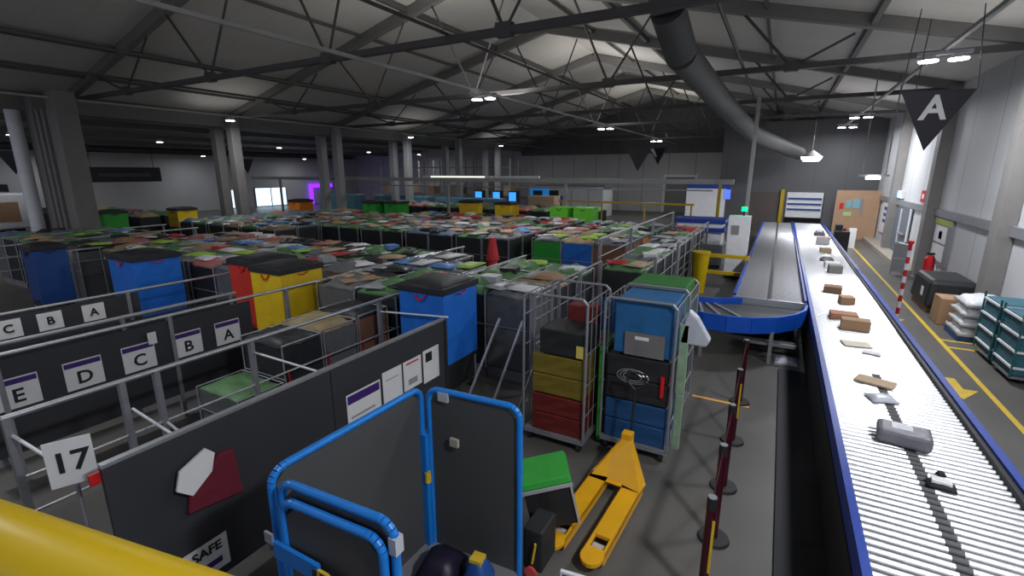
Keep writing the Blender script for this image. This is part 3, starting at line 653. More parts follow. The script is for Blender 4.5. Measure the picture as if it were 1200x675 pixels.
# ------------------------------------------------------------------ roll container blocks
def container_mesh(sl, cv, seed, w=.88, d=.82, h=1.42):
    body = MB().add(*sleeve_geo(w, d, .2, h, seed)).mesh('sleeve', SLEEVE[sl])
    cover = MB().blob(0, 0, h-.01, w*.98, d*.98, .16, seed, .45, n=6).mesh('cover', COVER[cv])
    return body, cover
def sleeve_geo(w, d, z0, z1, seed):
    rr = random.Random(seed); vs = []; nx = 4; nz = 3; per = []
    for k in range(nx): per.append((-w/2+w*k/nx, -d/2))
    for k in range(nx): per.append((w/2, -d/2+d*k/nx))
    for k in range(nx): per.append((w/2-w*k/nx, d/2))
    for k in range(nx): per.append((-w/2, d/2-d*k/nx))
    N = len(per)
    for j in range(nz+1):
        for i, (x, y) in enumerate(per):
            q = 1-(.05*rr.random() if i % nx else 0)*(1 if 0 < j < nz else .3)
            vs.append((x*q, y*q, z0+(z1-z0)*j/nz))
    fs = []
    for j in range(nz):
        for i in range(N): fs.append((j*N+i, j*N+(i+1) % N, (j+1)*N+(i+1) % N, (j+1)*N+i))
    fs.append(tuple(range(N-1, -1, -1))); fs.append(tuple(range(nz*N, nz*N+N)))
    return vs, fs
def frame_mb(w=.88, d=.82, h=1.5):
    mb = MB(); a, b = w/2+.02, d/2+.02
    for sx in (-a, a):
        mb.path([(sx, -b, .16), (sx, -b, h), (sx, b, h), (sx, b, .16)], .014, 6)
        mb.tube((sx, -b, h*.55), (sx, b, h*.55), .010, 5)
    mb.tube((-a, b, h), (a, b, h), .014, 6).tube((-a, -b, h*.62), (a, -b, h*.62), .010, 5)
    return mb
BASEM = MB().box(-.45, .45, -.42, .42, .12, .18).mesh('base', M_dsteel)
SKIDM = MB().box(-.45, .45, -.40, .40, .0, .18).mesh('base', M_dsteel)
CASTM = MB().tube((-.02, 0, .06), (.02, 0, .06), .06, 8).mesh('castor', M_rubber)
def castors(t, a, b, r=.06):
    for sx in (-a, a):
        for sy in (-b, b):
            o = bpy.data.objects.new('castor', CASTM); COL.objects.link(o); o.parent = t; o.location = (sx, sy, 0); o.scale = (1, r/.06, r/.06)
FRAMEM = frame_mb().mesh('frame', M_silver)
FRAMEL = MB(); 
CM = {}
def cmesh(sl, cv, var):
    k = (sl, cv, var)
    if k not in CM: CM[k] = container_mesh(sl, cv, hash_((sl, cv, var)))
    return CM[k]
def hash_(t): return sum(ord(c)*(i+3) for i, c in enumerate(str(t)))
CONT = []
def child(name, me, parent, label=None):
    o = bpy.data.objects.new(name, me); COL.objects.link(o); o.parent = parent
    if label: o['label'] = label
    return o
def container(x, y, sl, cv, label, group, rz=0, frame=True, sz=1., castors_=False):
    t = thing('roll_container', label, 'roll container', (x, y, 0), rz, group); t.scale = (1, 1, sz)
    b, c = cmesh(sl, cv, R.randrange(3))
    child('sleeve', b, t); child('cover', c, t); child('base', BASEM if castors_ else SKIDM, t)
    if castors_: castors(t, .36, .33)
    if frame: child('frame', FRAMEM, t)
    CONT.append((x, y, sz, t, label)); return t
def pick(pool): return R.choice(pool)
covers = ['green', 'green', 'green', 'grey', 'grey', 'tan', 'dark', 'pink', 'slate', 'grey']
# divider lanes run along Y; blocks of containers, two abreast in each lane
LANES = [-5.1-2.05*k for k in range(0, 9)]     # right edge of lane k
def block(x_list, ys, dark_front, where, group, colours=None, frame=True, castors=True, skip=None):
    for i, x in enumerate(x_list):
        for j, y in enumerate(ys):
            if skip and skip(x, y): continue
            if any(abs(x-a) < .93 and abs(y-b) < .9 for a, b in SK): continue
            sl = 'black' if dark_front or R.random() < .5 else 'grey'
            if colours and (i, j) in colours: sl = colours[(i, j)]
            cv = pick(covers)
            container(x, y, sl, cv, '%s-sleeved roll container, %s from right, %s row, %s' % (sl, ORD[i % 20], ORD[j], where), group, frame=frame, castors_=False)
# block A (front), lanes between dividers, Y 5.2 .. 8.9
xa = []
for k in range(1, 9):
    r_ = -5.1-2.05*(k-1); xa += [r_-.56, r_-1.49]
SK = [(-17.4, 17.6), (-16.3, 17.9), (-13.5, 20.2), (-11.2, 19.8), (-8.2, 19.4), (-7.2, 19.6), (-21.6, 16.6), (-24.6, 9.6), (-23.8, 12.0)]
bags = [(-4.42, 5.68), (-7.66, 5.45), (-8.72, 5.7), (-11.35, 4.85), (-14.6, 4.3)]
def skipA(x, y): return (abs(x+5.66) < .1 and y > 8.5) or any(abs(x-bx) < .95 and abs(y-by) < .92 for bx, by in bags)
for xs_, yy_ in ((xa[:10], [6.0+.93*j for j in range(4)]),): block(xs_, yy_, False, 'front block', 'roll containers in the front block', skip=skipA)
block(xa[10:16], [5.6+.93*j for j in range(3)], False, 'front left block', 'roll containers at the left end of the front block', skip=skipA)
# row directly left of the front cages
block([-3.62, -4.55], [6.9+.93*j for j in range(3)], False, 'parked cages lane', 'roll containers in the right-hand lane', {(0, 0): 'grey', (1, 0): 'black'})
# block B beyond the cross aisle
xb = [-7.35-.97*k-(.12*(k//2)) for k in range(14)]
block(xb[:8], [12.7+.93*j for j in range(7)], True, 'beyond cross aisle', 'roll containers past the cross aisle', castors=False)
block(xb[8:], [10.9+.93*j for j in range(8)], True, 'left beyond aisle', 'roll containers past the aisle on the left', castors=False)
# coloured end containers
cols = ['brown', 'brown', 'blue', 'green', 'grey']
for i, x in enumerate((-4.35, -5.0, -5.75, -6.6)):
    pass
block([-3.95, -4.9, -5.85], [13.1+.93*j for j in range(6)], False, 'behind red cones', 'roll containers behind the red cone', {(0, 0): 'brown', (1, 0): 'blue', (2, 0): 'green', (0, 1): 'brown', (1, 1): 'brown', (0, 2): 'orange'}, castors=False)
# block C right lane by machines
block([-2.64], [9.9+.93*j for j in range(9)], True, 'machine guard lane', 'roll containers near the machine guard', castors=False)
lp_ = [c for c in CONT if abs(c[0]+2.64) < .01 and abs(c[1]-9.9) < .01][0][3]
MB().box(-.43, .43, -.435, -.425, .12, .85).build('lower_panel', SLEEVE['dkblue'], lp_)
# block D, far
xd = [-8.5-1.15*k for k in range(12)]
block(xd, [22.8+.95*j for j in range(3)], True, 'far block', 'roll containers in the far block', frame=False, castors=False)

# tall bagged containers
def bag_cart(x, y, col, label, w=.82, d=.85, z0=.5, z1=1.72, lid=True, rz=0):
    t = thing('sleeved_cart', label, 'sleeved cart', (x, y, 0), rz)
    MB().add(*sleeve_geo(w, d, z0, z1, hash_(label))).build('sleeve', SLEEVE[col], t)
    if lid:
        MB().box(-w/2-.03, w/2+.03, -d/2-.03, d/2+.03, z1-.02, z1+.08).blob(0, 0, z1+.07, w*.98, d*.98, .07, 3, .1).build('lid', M_black, t, .02)
    # red rope loops under the lid
    rm_ = M_red if col in ('yellow', 'blue', 'orange', 'red') else M_black
    MB().path([(-.10, -d/2-.012, z1-.05), (-.03, -d/2-.02, z1-.14), (.03, -d/2-.02, z1-.12), (.11, -d/2-.012, z1-.04)], .012, 5).build('rope_tie', rm_, t)
    MB().path([(w/2+.012, -.10, z1-.05), (w/2+.02, 0, z1-.08), (w/2+.012, .12, z1-.04)], .010, 5).build('rope_tie', rm_, t)
    MB().path([(-.2, -d/2-.014, z0+.06), (0, -d/2-.02, z0+.03), (.2, -d/2-.014, z0+.07)], .012, 5).build('rope_tie', rm_, t)
    MB().box(-w/2, w/2, -d/2, d/2, z0-.06, z0-.0).box(-w/2+.03, w/2-.03, -d/2+.03, d/2-.03, .18, z0-.06).build('base', M_black, t)
    for sx in (-1, 1):
        for sy in (-1, 1): MB().tube((sx*(w/2-.03), sy*(d/2-.03), .1), (sx*(w/2-.03), sy*(d/2-.03), z0), .018, 6).build('leg', M_dsteel, t)
    castors(t, w/2-.06, d/2-.06); return t
b0 = bag_cart(-4.42, 5.68, 'blue', 'tall blue sleeved cart with black lid behind the grey lane board', z0=.62)
MB().box(-.2, -.05, -.44, -.432, .88, 1.08).build('label_patch', M_paper, b0)
bag_cart(-7.66, 5.45, 'yellow', 'tall bright yellow sleeved cart with black lid and red ties')
bag_cart(-8.72, 5.7, 'red', 'tall red sleeved cart with black lid left of the yellow one')
bag_cart(-11.35, 4.85, 'blue', 'wide blue sleeved cart with black lid in the left lanes', w=1.0)
bag_cart(-14.6, 4.3, 'dkblue', 'narrow dark blue sleeved cart near the left edge of the view', w=.6, d=.6)
# colourful ones poking up at distance
for i, (x, y, c, nm) in enumerate(((-21.6, 16.6, 'orange', 'orange'), (-17.4, 17.6, 'green', 'dark green'), (-16.3, 17.9, 'green', 'bright green'), (-13.5, 20.2, 'yellow', 'mustard yellow'), (-11.2, 19.8, 'yellow', 'golden yellow'), (-8.2, 19.4, 'lime', 'lime green'), (-7.2, 19.6, 'lime', 'light green'), (-24.6, 9.6, 'green', 'green'), (-23.8, 12.0, 'yellow', 'deep yellow'), (-6.6, 19.8, 'brown', 'brown'))):
    if i == 9: continue
    bag_cart(x, y, c, '%s tall sleeved cart rising above the distant containers%s' % (nm, ', left of the valley columns' if x < -23 else ''), z0=1.0, z1=1.95 if x > -23 else 1.75, lid=False if c in ('lime',) else True)
tag(MB().box(-.85, .85, 0, .9, 0, 2.05).build('stacked_carton', M_kraft, None, .02), 'big pale brown carton stack before the blue screen kiosks', 'carton').location = (-12.3, 25.8, 0)
# long pale-blue wrapped trolleys far
for i, (x, w) in enumerate(((-24.5, 5.0), (-18.6, 5.2), (-31, 4))):
    t = thing('blue_wrapped_trolley', 'long pale blue wrapped trolley train at the far side, %s' % ('left of the columns', 'right of the columns', 'furthest left')[i], 'trolley', (x, 27.2, 0), 0, 'pale blue trolleys')
    MB().box(-w/2, w/2, 0, 1.1, .2, 1.72).build('wrapping', mat('pale_blue_wrap', (.10, .26, .34), .4, 0, .35, 2), t, .05); MB().box(-w/2, w/2, .1, 1.0, .08, .2).build('base', M_dsteel, t)
    for sx in (-w/2+.3, w/2-.3): MB().tube((sx, .2, .05), (sx, .9, .05), .05, 8).build('castor', M_rubber, t)
# left bay containers (left of columns)
block([-25.4-1.1*k for k in range(8)], [10.2, 11.2, 12.2], True, 'left bay', 'roll containers in the left bay', frame=False, castors=False)
t = thing('vehicle_trailer', 'white box trailer with lit orange marker in the left bay', 'trailer', (-36.5, 8.6, 0))
MB().box(-1.6, 1.6, -1.5, 1.5, .5, 2.35).build('body', M_white, t, .1); MB().box(1.6, 1.62, -.9, 1.1, .9, 1.9).build('dark_opening', M_card, t)
MB().box(1.62, 1.66, -.7, -.4, 1.05, 1.25).build('marker_lamp', mat('orange_lamp', (1, .4, .05), .4, emit=(1, .4, .05), es=3), t)
for sy in (-1.1, 1.1):
    for sx in (-1, 1): MB().tube((sx, sy-.12, .4), (sx, sy+.12, .4), .4, 14).build('wheel', M_rubber, t)
tag(MB().box(-2, 2, -2.5, 2.5, 0, 2.7).build('blue_hoarding', mat('slate_hoarding', (.03, .06, .10), .6)), 'dark blue hoarding behind the trailer in the left bay', 'hoarding').location = (-42.5, 8.5, 0)
tag(MB().box(-.5, .5, -.8, .8, 0, 1.9).build('red_cabinet', mat('dull_red', (.25, .02, .03), .6), None, .03), 'dull red cabinet left of the white trailer', 'cabinet').location = (-35.2, 5.2, 0)

# individual parcels on container tops
near = sorted([c for c in CONT if c[1] < 20.5 and c[0] > -19], key=lambda c: c[0]**2+c[1]**2)
pm = {}
def pmesh(cn, v):
    if (cn, v) not in pm:
        lx, ly, h = ((.52, .40, .07), (.66, .40, .045), (.32, .28, .11))[v]
        pm[(cn, v)] = (MB().blob(0, 0, 0, lx, ly, h, v+5, .25, n=4) if v < 2 else MB().box(-lx/2, lx/2, -ly/2, ly/2, 0, h)).mesh('parcel', PARC[cn])
    return pm[(cn, v)]
cn_pool = ['white', 'silver-grey', 'kraft', 'silver-grey', 'black', 'black', 'white', 'brown', 'red', 'pale blue', 'silver-grey', 'kraft', 'brown', 'white', 'lime green', 'black']
np_ = 0
for (x, y, sz, t, lab) in near:
    for q in range(2 if R.random() < .75 else 1):
        if np_ >= 290: break
        cn = pick(cn_pool); v = R.choice((0, 1, 0, 1, 0, 1, 2))
        o = bpy.data.objects.new('parcel', pmesh(cn, v)); COL.objects.link(o)
        o.location = (x+(-.2 if q else .2)+R.uniform(-.06, .06), y+R.uniform(-.18, .18), 1.545 if v < 2 else 1.53); o.rotation_euler = (0, 0, R.uniform(-.5, .5)+(PI/2 if v == 1 else 0))
        s_ = lab.split(' roll container, ')
        tag(o, '%s %s %s parcel on %s container, %s' % (cn, 'left' if q else 'right', ('lumpy', 'flat', 'boxy')[v], s_[0], s_[1]), 'parcel', 'parcels on container tops'); np_ += 1

# ------------------------------------------------------------------ lane dividers and rails
def rail(name, label, x, y0, y1, z, posts, board=None, mids=(), r=.022, m=M_silver, group='lane rails', brace=None):
    t = thing(name, label, 'lane divider' if board else 'lane rail', (x, 0, 0), 0, group)
    MB().tube((0, y0, z), (0, y1, z), r, 8).build('top_rail', m, t)
    for zz in mids: MB().tube((0, y0, zz), (0, y1, zz), r*.6, 6).build('mid_rail', m, t)
    for y in posts: MB().box(-.03, .03, y-.025, y+.025, 0, z).build('post', M_dsteel, t)
    if board: MB().box(-.012, .012, y0, board[2] if len(board) > 2 else y1, board[0], board[1]).build('board', M_divider, t)
    if brace:
        for (y, z0, dx, z1, dy) in brace: MB().tube((0, y, z0), (dx, y+dy, z1), .014, 6).build('brace', M_white, t)
    return t
# near grey board P1
t = thing('lane_board', 'long dark grey lane board carrying posters beside the blue cage', 'lane divider', (-3.75, 0, 0))
MB().box(-.02, .02, 1.13, 3.0, .12, 1.49).build('board', M_divider, t); MB().box(-.022, .018, 3.01, 4.9, .12, 1.5).build('board', M_divider, t)
MB().box(-.028, .028, 1.13, 4.9, 1.49, 1.515).build('edge_trim', M_silver, t); MB().box(-.03, .03, 4.88, 4.93, 0, 1.5).build('end_post', M_black, t)
for y in (1.2, 2.2, 3.0, 4.2): MB().box(-.08, -.025, y-.02, y+.02, 0, 1.45).build('stud', M_dsteel, t)
def poster(name, label, y0, y1, z0, z1, parts=(), m=M_paper, x=-3.729):
    t = thing(name, label, 'poster', (x, 0, 0))
    MB().box(0, .003, y0, y1, z0, z1).build('sheet', m, t)
    for (n_, a, b, c, d_, pmn) in parts: MB().box(.003, .005, y0+(y1-y0)*a, y0+(y1-y0)*b, z0+(z1-z0)*c, z0+(z1-z0)*d_).build(n_, pmn, t)
    return t
ptx = mat('print_grey', (.3, .3, .32), .6)
poster('poster', 'white poster with purple header on the grey lane board', 3.17, 3.66, .72, 1.13, [('header', 0.03, .97, .72, .95, M_purple), ('print', .1, .8, .3, .36, ptx)])
poster('poster', 'plain white sheet right of the purple-headed poster', 3.70, 4.02, .78, 1.18, [('print', .15, .8, .7, .73, ptx)])
poster('poster', 'white sheet with red heading and small photo', 4.05, 4.38, .80, 1.18, [('header', .15, .85, .86, .91, M_red), ('photo', .25, .75, .15, .35, ptx)])
poster('poster', 'white sheet with dark square picture nearest the board end', 4.42, 4.74, .76, 1.20, [('picture', .15, .55, .62, .9, M_ink)])
t = poster('poster', 'white notice reading SAFE low on the lane board', 1.46, 1.82, .20, .50)
text_mesh('SAFE', .11, M_ink, t, (.006, 1.655, .42), (PI/2, 0, PI/2), bold=.002); MB().box(.003, .006, 1.60, 1.76, .26, .31).build('print', M_purple, t)
t = thing('red_cloth_bag', 'crumpled crimson cloth hanging on the near lane board', 'cloth bag', (-3.730, -.06, 0))
MB().prism([(0, 1.62, .85), (0, 2.05, .78), (0, 2.02, 1.2), (0, 1.9, 1.22), (0, 1.75, 1.05), (0, 1.65, 1.0)], (.05, 0, 0)).build('cloth', mat('crimson_cloth', (.13, .005, .02), .8, 0, .3, 8, bump=.5), t, .015)
t = thing('paper_sheaf', 'folded white paper sheaf tucked beside the crimson cloth', 'paper sheaf', (-3.681, -.06, 0))
MB().prism([(0, 1.56, 1.10), (0, 1.66, 1.00), (0, 1.82, 1.12), (0, 1.86, 1.26), (0, 1.80, 1.33), (0, 1.60, 1.24)], (.02, 0, 0)).build('sheet', M_paper, t)

br = [(3.15, 1.35, 1.42, 1.30, .05), (5.2, 1.32, 1.3, 1.42, .0), (1.9, 1.2, .7, .9, .15), (2.15, .95, .75, .6, .1), (1.08, 1.35, .95, 1.2, .1)]
rail('lane_rail', 'nearest silver lane rail with bright top tube left of the grey board', -5.2, 1.05, 5.62, 1.5, (1.07, 1.85, 2.14, 3.13, 5.2), None, (.95, .62), .024, brace=br)
rail('lane_rail', 'dark-boarded lane rail carrying the E D C B A signs', -7.12, 1.3, 10.3, 1.5, (1.5, 3.2, 5.0, 6.8, 8.6, 10.2), (.35, 1.44, 4.35), (), .024)
rail('lane_rail', 'ribbed-edge lane rail just behind the lettered one', -7.72, 1.3, 4.5, 1.46, (1.5, 2.9, 4.4), (.3, 1.4), (), .03, m=M_dsteel)
rail('lane_rail', 'third boarded lane rail carrying the faint A B C signs', -9.2, 1.6, 9.0, 1.5, (1.8, 3.6, 5.4, 7.2, 8.9), (.35, 1.46, 3.75), (), .022)
rail('lane_rail', 'fourth lane rail from the grey board', -11.25, 5.7, 9.2, 1.5, (5.8, 7.8, 9.1), None, (1.25, .7), .022)
rail('lane_rail', 'boarded lane rail left of the wide blue cart', -13.3, 4.9, 9.2, 1.5, (5.0, 7.4, 9.1), (.35, 1.44), (), .022)
rail('lane_rail', 'sixth lane rail from the grey board', -15.35, 2.6, 9.2, 1.5, (2.8, 5.0, 7.4, 9.1), None, (1.2,), .022)
rail('lane_rail', 'seventh lane rail from the grey board', -17.42, 3.0, 9.2, 1.55, (3.2, 6, 9.1), None, (), .025)
rail('lane_rail', 'eighth lane rail by the valley columns', -19.47, 3.2, 9.2, 1.55, (3.4, 6, 9.1), None, (), .025)
rail('lane_rail', 'silver rail along the top left of the right-hand lane', -5.08, 6.3, 9.9, 1.5, (6.35, 8.1, 9.8), None, (.9,), .022)
rail('lane_rail', 'dark rail fence right of the right-hand lane', -3.08, 6.2, 9.4, 1.62, (6.25, 7.2, 8.2, 9.35), None, (1.2, .8, .4), .018, m=M_dsteel)
rail('lane_rail', 'pale rail over the machine guard lane', -3.32, 9.9, 18.2, 2.0, (10, 12.5, 15, 18.1), None, (1.6,), .022)
rail('lane_rail', 'rail right of the machine guard lane', -2.12, 9.9, 18.2, 1.7, (10, 12.5, 15, 18.1), None, (1.2, .7), .018, m=M_dsteel)
# leaning struts at the lane mouth
for i, (x, y, x2, z2) in enumerate(((-3.7, 5.2, -3.35, 1.35), (-3.3, 5.25, -3.0, 1.35), (-2.9, 5.3, -2.62, 1.35))):
    tag(MB().tube((x, y, 0), (x2, y+.5, z2), .02, 8).build('leaning_bar', M_silver), 'leaning silver bar between blue cart and parked cage, %s from left' % ORD[i], 'bar', 'leaning bars')
# lane letters
def letter_sign(ch, x, y, z, w, h, label, hdr=True):
    t = thing('letter_sign', label, 'sign', (x, y, z))
    MB().box(0, .008, -w/2, w/2, -h/2, h/2).build('plate', M_paper, t)
    if hdr: MB().box(.008, .010, -w/2+.01, w/2-.01, h/2-.075, h/2-.015).build('header', M_purple, t)
    if ch: text_mesh(ch, h*.62, M_ink, t, (.011, 0, -.045 if hdr else 0), (PI/2, 0, PI/2), bold=.004)
for ch, y in zip('EDCBA', (1.61, 2.20, 2.78, 3.38, 3.95)):
    letter_sign(ch, -7.104, y, 1.05, .37, .35, 'white lane sign with letter %s and purple header on the second divider' % ch)
letter_sign(None, -7.06, 2.94, 1.27, .1, .16, 'small white tag above the letter C sign', False)
for ch, y in zip('CBA', (2.15, 2.60, 3.12)):
    letter_sign(ch, -9.184, y, 1.28, .28, .26, 'small distant lane sign with letter %s on the third divider' % ch, False)
t = thing('lane_number_sign', 'white lane sign with number 17 at the near end of the lane', 'sign', (-4.08, 1.09, 1.46), math.radians(66))
MB().box(-.125, .125, -.006, .006, -.17, .17).build('plate', M_paper, t); text_mesh('17', .21, M_ink, t, (0, -.009, 0), (PI/2, 0, 0), bold=.004)
MB().tube((0, .02, -1.46), (0, .02, -.1), .014, 8).tube((-.12, .02, -1.44), (.12, .02, -1.44), .02, 8).build('stand', M_dsteel, t)
tag(MB().box(-.012, .012, -.03, .03, -.04, .04).build('red_clip', M_red), 'little red clip at the corner of the near lane board', 'clip').location = (-3.775, 1.10, 1.42)
# low grey carts in lane behind P1
lowc = [(-5.80, 3.28, 'grey', 'green'), (-5.80, 3.93, 'black', 'dark'), (-5.80, 4.58, 'grey', 'tan'), (-5.80, 5.23, 'brown', 'dark')]
for i, (x, y, sl, cv) in enumerate(lowc):
    t = thing('low_cart', '%s sleeved low cart in the lanes behind the near board, %s' % (sl, ('lowest with green cover', 'with black cover, second', 'with tan cover', 'furthest in its row')[i]), 'roll container', (x, y, 0), 0); t.scale = (.93, .71, (.5, .82, .84, .86)[i])
    b, c = cmesh(sl, cv, i % 3); child('sleeve', b, t); child('cover', c, t); child('base', BASEM, t); castors(t, .36, .33); child('frame', FRAMEM, t)
    rp = MB().path([(.47, -.36, .5), (.49, -.38, .7), (.47, -.35, .9), (.49, -.38, 1.1)], .016, 5).build('rope_tie', M_red, t)

# ------------------------------------------------------------------ front parked cages
def york(name, label, x0, x1, y0, y1, H_=1.98, fm=M_dsteel, rz=0):
    cx, cy = (x0+x1)/2, (y0+y1)/2; a, b = (x1-x0)/2, (y1-y0)/2
    t = thing(name, label, 'roll cage', (cx, cy, 0), rz)
    MB().box(-a, a, -b, b, .12, .17).build('base', M_dsteel, t)
    for sy, nm in ((-1, 'front_frame'), (1, 'back_frame')):
        mb = MB(); y = sy*b
        mb.path([(-a, y, .17), (-a, y, H_-.06), (-a+.06, y, H_), (a-.06, y, H_), (a, y, H_-.06), (a, y, .17)], .017, 8)
        if sy > 0:
            for k in range(1, 7): mb.tube((-a+2*a*k/7, y, .17), (-a+2*a*k/7, y, H_), .006, 5)
        mb.build(nm, fm, t)
    for sx in (-1, 1):
        mb = MB(); x = sx*a
        for z in (.5, .9, 1.3, 1.7, H_-.03): mb.tube((x, -b, z), (x, b, z), .008, 5)
        for k in range(1, 5): mb.tube((x, -b+2*b*k/5, .17), (x, -b+2*b*k/5, H_-.03), .006, 5)
        mb.build('side_mesh', fm, t)
    castors(t, a-.07, b-.07); return t
Y1 = (-2.60, -1.78, 5.02, 5.85); Y2 = (-1.66, -.84, 5.30, 6.10)
york('parked_roll_cage', 'silver roll cage holding folded yellow and red sleeves', *Y1)
york('parked_roll_cage', 'silver roll cage holding blue and black folded sleeves near the barrier', *Y2)
def fold(x0, x1, y0, y1, z0, z1, m, label, n=2, cat='folded sleeves'):
    t = thing('folded_sleeve', label, cat, (0, 0, 0))
    for k in range(n):
        a = z0+(z1-z0)*k/n; b = z0+(z1-z0)*(k+1)/n-.01
        vs, fs = sleeve_geo(x1-x0, y1-y0, a, b, k+int(x0*-10)); vs = [(v[0]+(x0+x1)/2, v[1]+(y0+y1)/2, v[2]) for v in vs]
        MB().add(vs, fs).build('fold', m, t, .015)
    return t
g = .04
DY = mat('shaded_yellow_sleeve', (.16, .12, .010), .6, 0, .2, 5, bump=.3); DR = mat('shaded_red_sleeve', (.13, .010, .008), .6, 0, .25, 5, bump=.3); DB = mat('shaded_blue_sleeve', (.010, .065, .18), .6, 0, .2, 5, bump=.3)  # sleeve colours darkened to carry the dim light inside the parked cages
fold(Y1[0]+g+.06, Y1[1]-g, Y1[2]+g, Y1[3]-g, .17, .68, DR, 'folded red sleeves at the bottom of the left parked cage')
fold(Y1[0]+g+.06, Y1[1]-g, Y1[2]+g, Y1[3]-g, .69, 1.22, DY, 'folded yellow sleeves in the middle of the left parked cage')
t = fold(Y1[0]+.2, Y1[1]-.03, Y1[2]+.03, Y1[3]-.3, 1.23, 1.56, M_black, 'dark board with yellow label above the yellow sleeves', 1)
MB().box(Y1[1]-.13, Y1[1]-.04, Y1[2]+.015, Y1[2]+.025, 1.25, 1.40).build('yellow_label', mat('pale_yellow', (.6, .5, .1), .6), t)
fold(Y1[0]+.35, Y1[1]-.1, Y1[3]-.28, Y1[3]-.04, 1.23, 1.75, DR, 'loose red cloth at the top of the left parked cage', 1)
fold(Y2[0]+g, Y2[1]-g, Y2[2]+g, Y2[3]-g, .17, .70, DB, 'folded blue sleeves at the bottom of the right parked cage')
t = fold(Y2[0]+g, Y2[1]-g, Y2[2]+g, Y2[3]-g, .71, 1.28, SLEEVE['black'], 'folded black sleeves with wire loops in the right parked cage')
lp = MB()
for k in range(3):
    pts = [(-1.30+(.19-.04*k)*math.cos(a*PI/8), Y2[2]+.03, 1.03+(.09-.02*k)*math.sin(a*PI/8)) for a in range(17)]; lp.path(pts, .006, 5)
lp.build('wire_loop', M_silver, t)
MB().tube((-.95, Y2[2]+.02, .85), (-.95, Y2[2]+.02, 1.1), .025, 8).build('rope_tie', M_red, t)
t = fold(Y2[0]+g+.06, Y2[1]-g-.0, Y2[2]+g+.02, Y2[3]-g, 1.30, 1.96, mat('shaded_mid_blue_sleeve', (.012, .11, .28), .6, 0, .2, 5, bump=.3), 'tall blue sleeve at the top of the right parked cage', 1)  # blue darkened too, cage shade put into the colour
MB().box(-1.42, -.96, Y2[2]+.035, Y2[2]+.055, 1.30, 1.58).build('grey_patch', mat('grey_patch', (.16, .15, .15), .6), t); MB().box(-1.30, -1.14, Y2[2]+.03, Y2[2]+.035, 1.50, 1.54).build('white_label', M_paper, t)
# green strip stack on its right, grey bag hanging
tag(MB().box(-.05, .05, -.04, .04, .9, 1.75).box(-.035, .045, -.05, .03, .2, .9).build('hanging_strap', mat('pale_green_strip', (.22, .33, .22), .6, 0, .4, 12), None, .01), 'pale green strap hanging down the right side of the cage', 'strap').location = (-.765, 5.42, 0)
t = thing('hanging_bag', 'pale grey plastic bag hanging from the corner of the right cage', 'plastic bag', (-.66, 5.38, 0))
MB().prism([(-.16, 0, 1.52), (.13, 0, 1.52), (.17, 0, 1.60), (.02, 0, 1.84), (-.08, 0, 1.92), (-.13, 0, 1.7)], (0, .12, 0)).build('bag', M_polyl, t, .02)
MB().tube((-.1, .05, 1.55), (-.12, .05, .75), .03, 6, r1=.012).tube((-.14, .06, 1.3), (-.19, .05, .6), .012, 6).build('tail', M_polyl, t)
# cage behind with green sleeves
york('parked_roll_cage', 'silver roll cage with green folded sleeve on top, behind the other two', -1.72, -.88, 6.35, 7.15, 1.9)
fold(-1.68, -.92, 6.39, 7.11, .17, 1.5, SLEEVE['black'], 'dark sleeves filling the cage behind')
fold(-1.66, -.93, 6.40, 7.10, 1.52, 1.95, mat('shaded_green_sleeve', (.02, .16, .02), .6), 'folded green sleeve topping the cage behind', 1)  # green darkened like the other caged sleeves, shade in the colour
# green flat tower at cage 1 right side
tag(MB().box(-.03, .03, -.3, .3, .2, 1.5).build('green_board', SLEEVE['green'], None, .01), 'narrow green board standing between the two parked cages', 'board').location = (-1.72, 5.72, -.2)
# red cone like stack far
t = thing('traffic_cone', 'stack of red traffic cones in the cross aisle', 'traffic cones', (-5.82, 9.6, 0))
MB().box(-.22, .22, -.22, .22, 0, .03).build('base', M_red, t)
for k in range(4): MB().tube((0, 0, .03+k*.45), (0, 0, .65+k*.42), .22-.02*k, 14, r1=.07).build('cone', M_red, t)

# ------------------------------------------------------------------ blue framed cage
t = thing('blue_framed_cage', 'large grey-panelled roll cage with blue tube frame standing at the near lane', 'roll cage', (0, 0, 0))
H1 = 1.62
def panel_frame(pts2, z0, z1, r=.026, cr=.10, nm=('panel', 'tube_frame'), inset=.03):
    (x0, y0), (x1, y1) = pts2; u = Vector((x1-x0, y1-y0, 0)); L_ = u.length; u.normalize(); P = lambda s, z: (x0+u.x*s, y0+u.y*s, z)
    n_ = Vector((-u.y, u.x, 0))*.006
    q = [P(inset, z0+.05), P(L_-inset, z0+.05), P(L_-inset, z1-cr), P(L_-cr, z1-inset), P(cr, z1-inset), P(inset, z1-cr)]
    MB().prism([tuple(Vector(a)-n_) for a in q], tuple(n_*2)).build(nm[0], M_greyp, t)
    pts = [P(0, z0)]
    for k in range(0, 6): a = k/5*PI/2; pts.append(P(cr-cr*math.cos(a), z1-cr+cr*math.sin(a)))
    for k in range(0, 6): a = k/5*PI/2; pts.append(P(L_-cr+cr*math.sin(a), z1-cr+cr*math.cos(a)))
    pts.append(P(L_, z0))
    MB().path(pts, r, 10).build(nm[1], M_tubeblue, t)
panel_frame(((-2.48, 1.50), (-2.44, 2.84)), .1, 1.66)
panel_frame(((-2.38, 2.87), (-1.55, 2.93)), .1, 1.66)
panel_frame(((-2.38, 1.50), (-1.55, 1.55)), .1, 1.64)
panel_frame(((-2.33, 1.46), (-1.59, 1.50)), .1, 1.56)
MB().box(-2.44, -2.38, 2.80, 2.88, .1, 1.25).build('corner_post', M_tubeblue, t)
MB().box(-2.48, -1.55, 1.50, 2.92, .1, .16).build('base', M_dsteel, t)
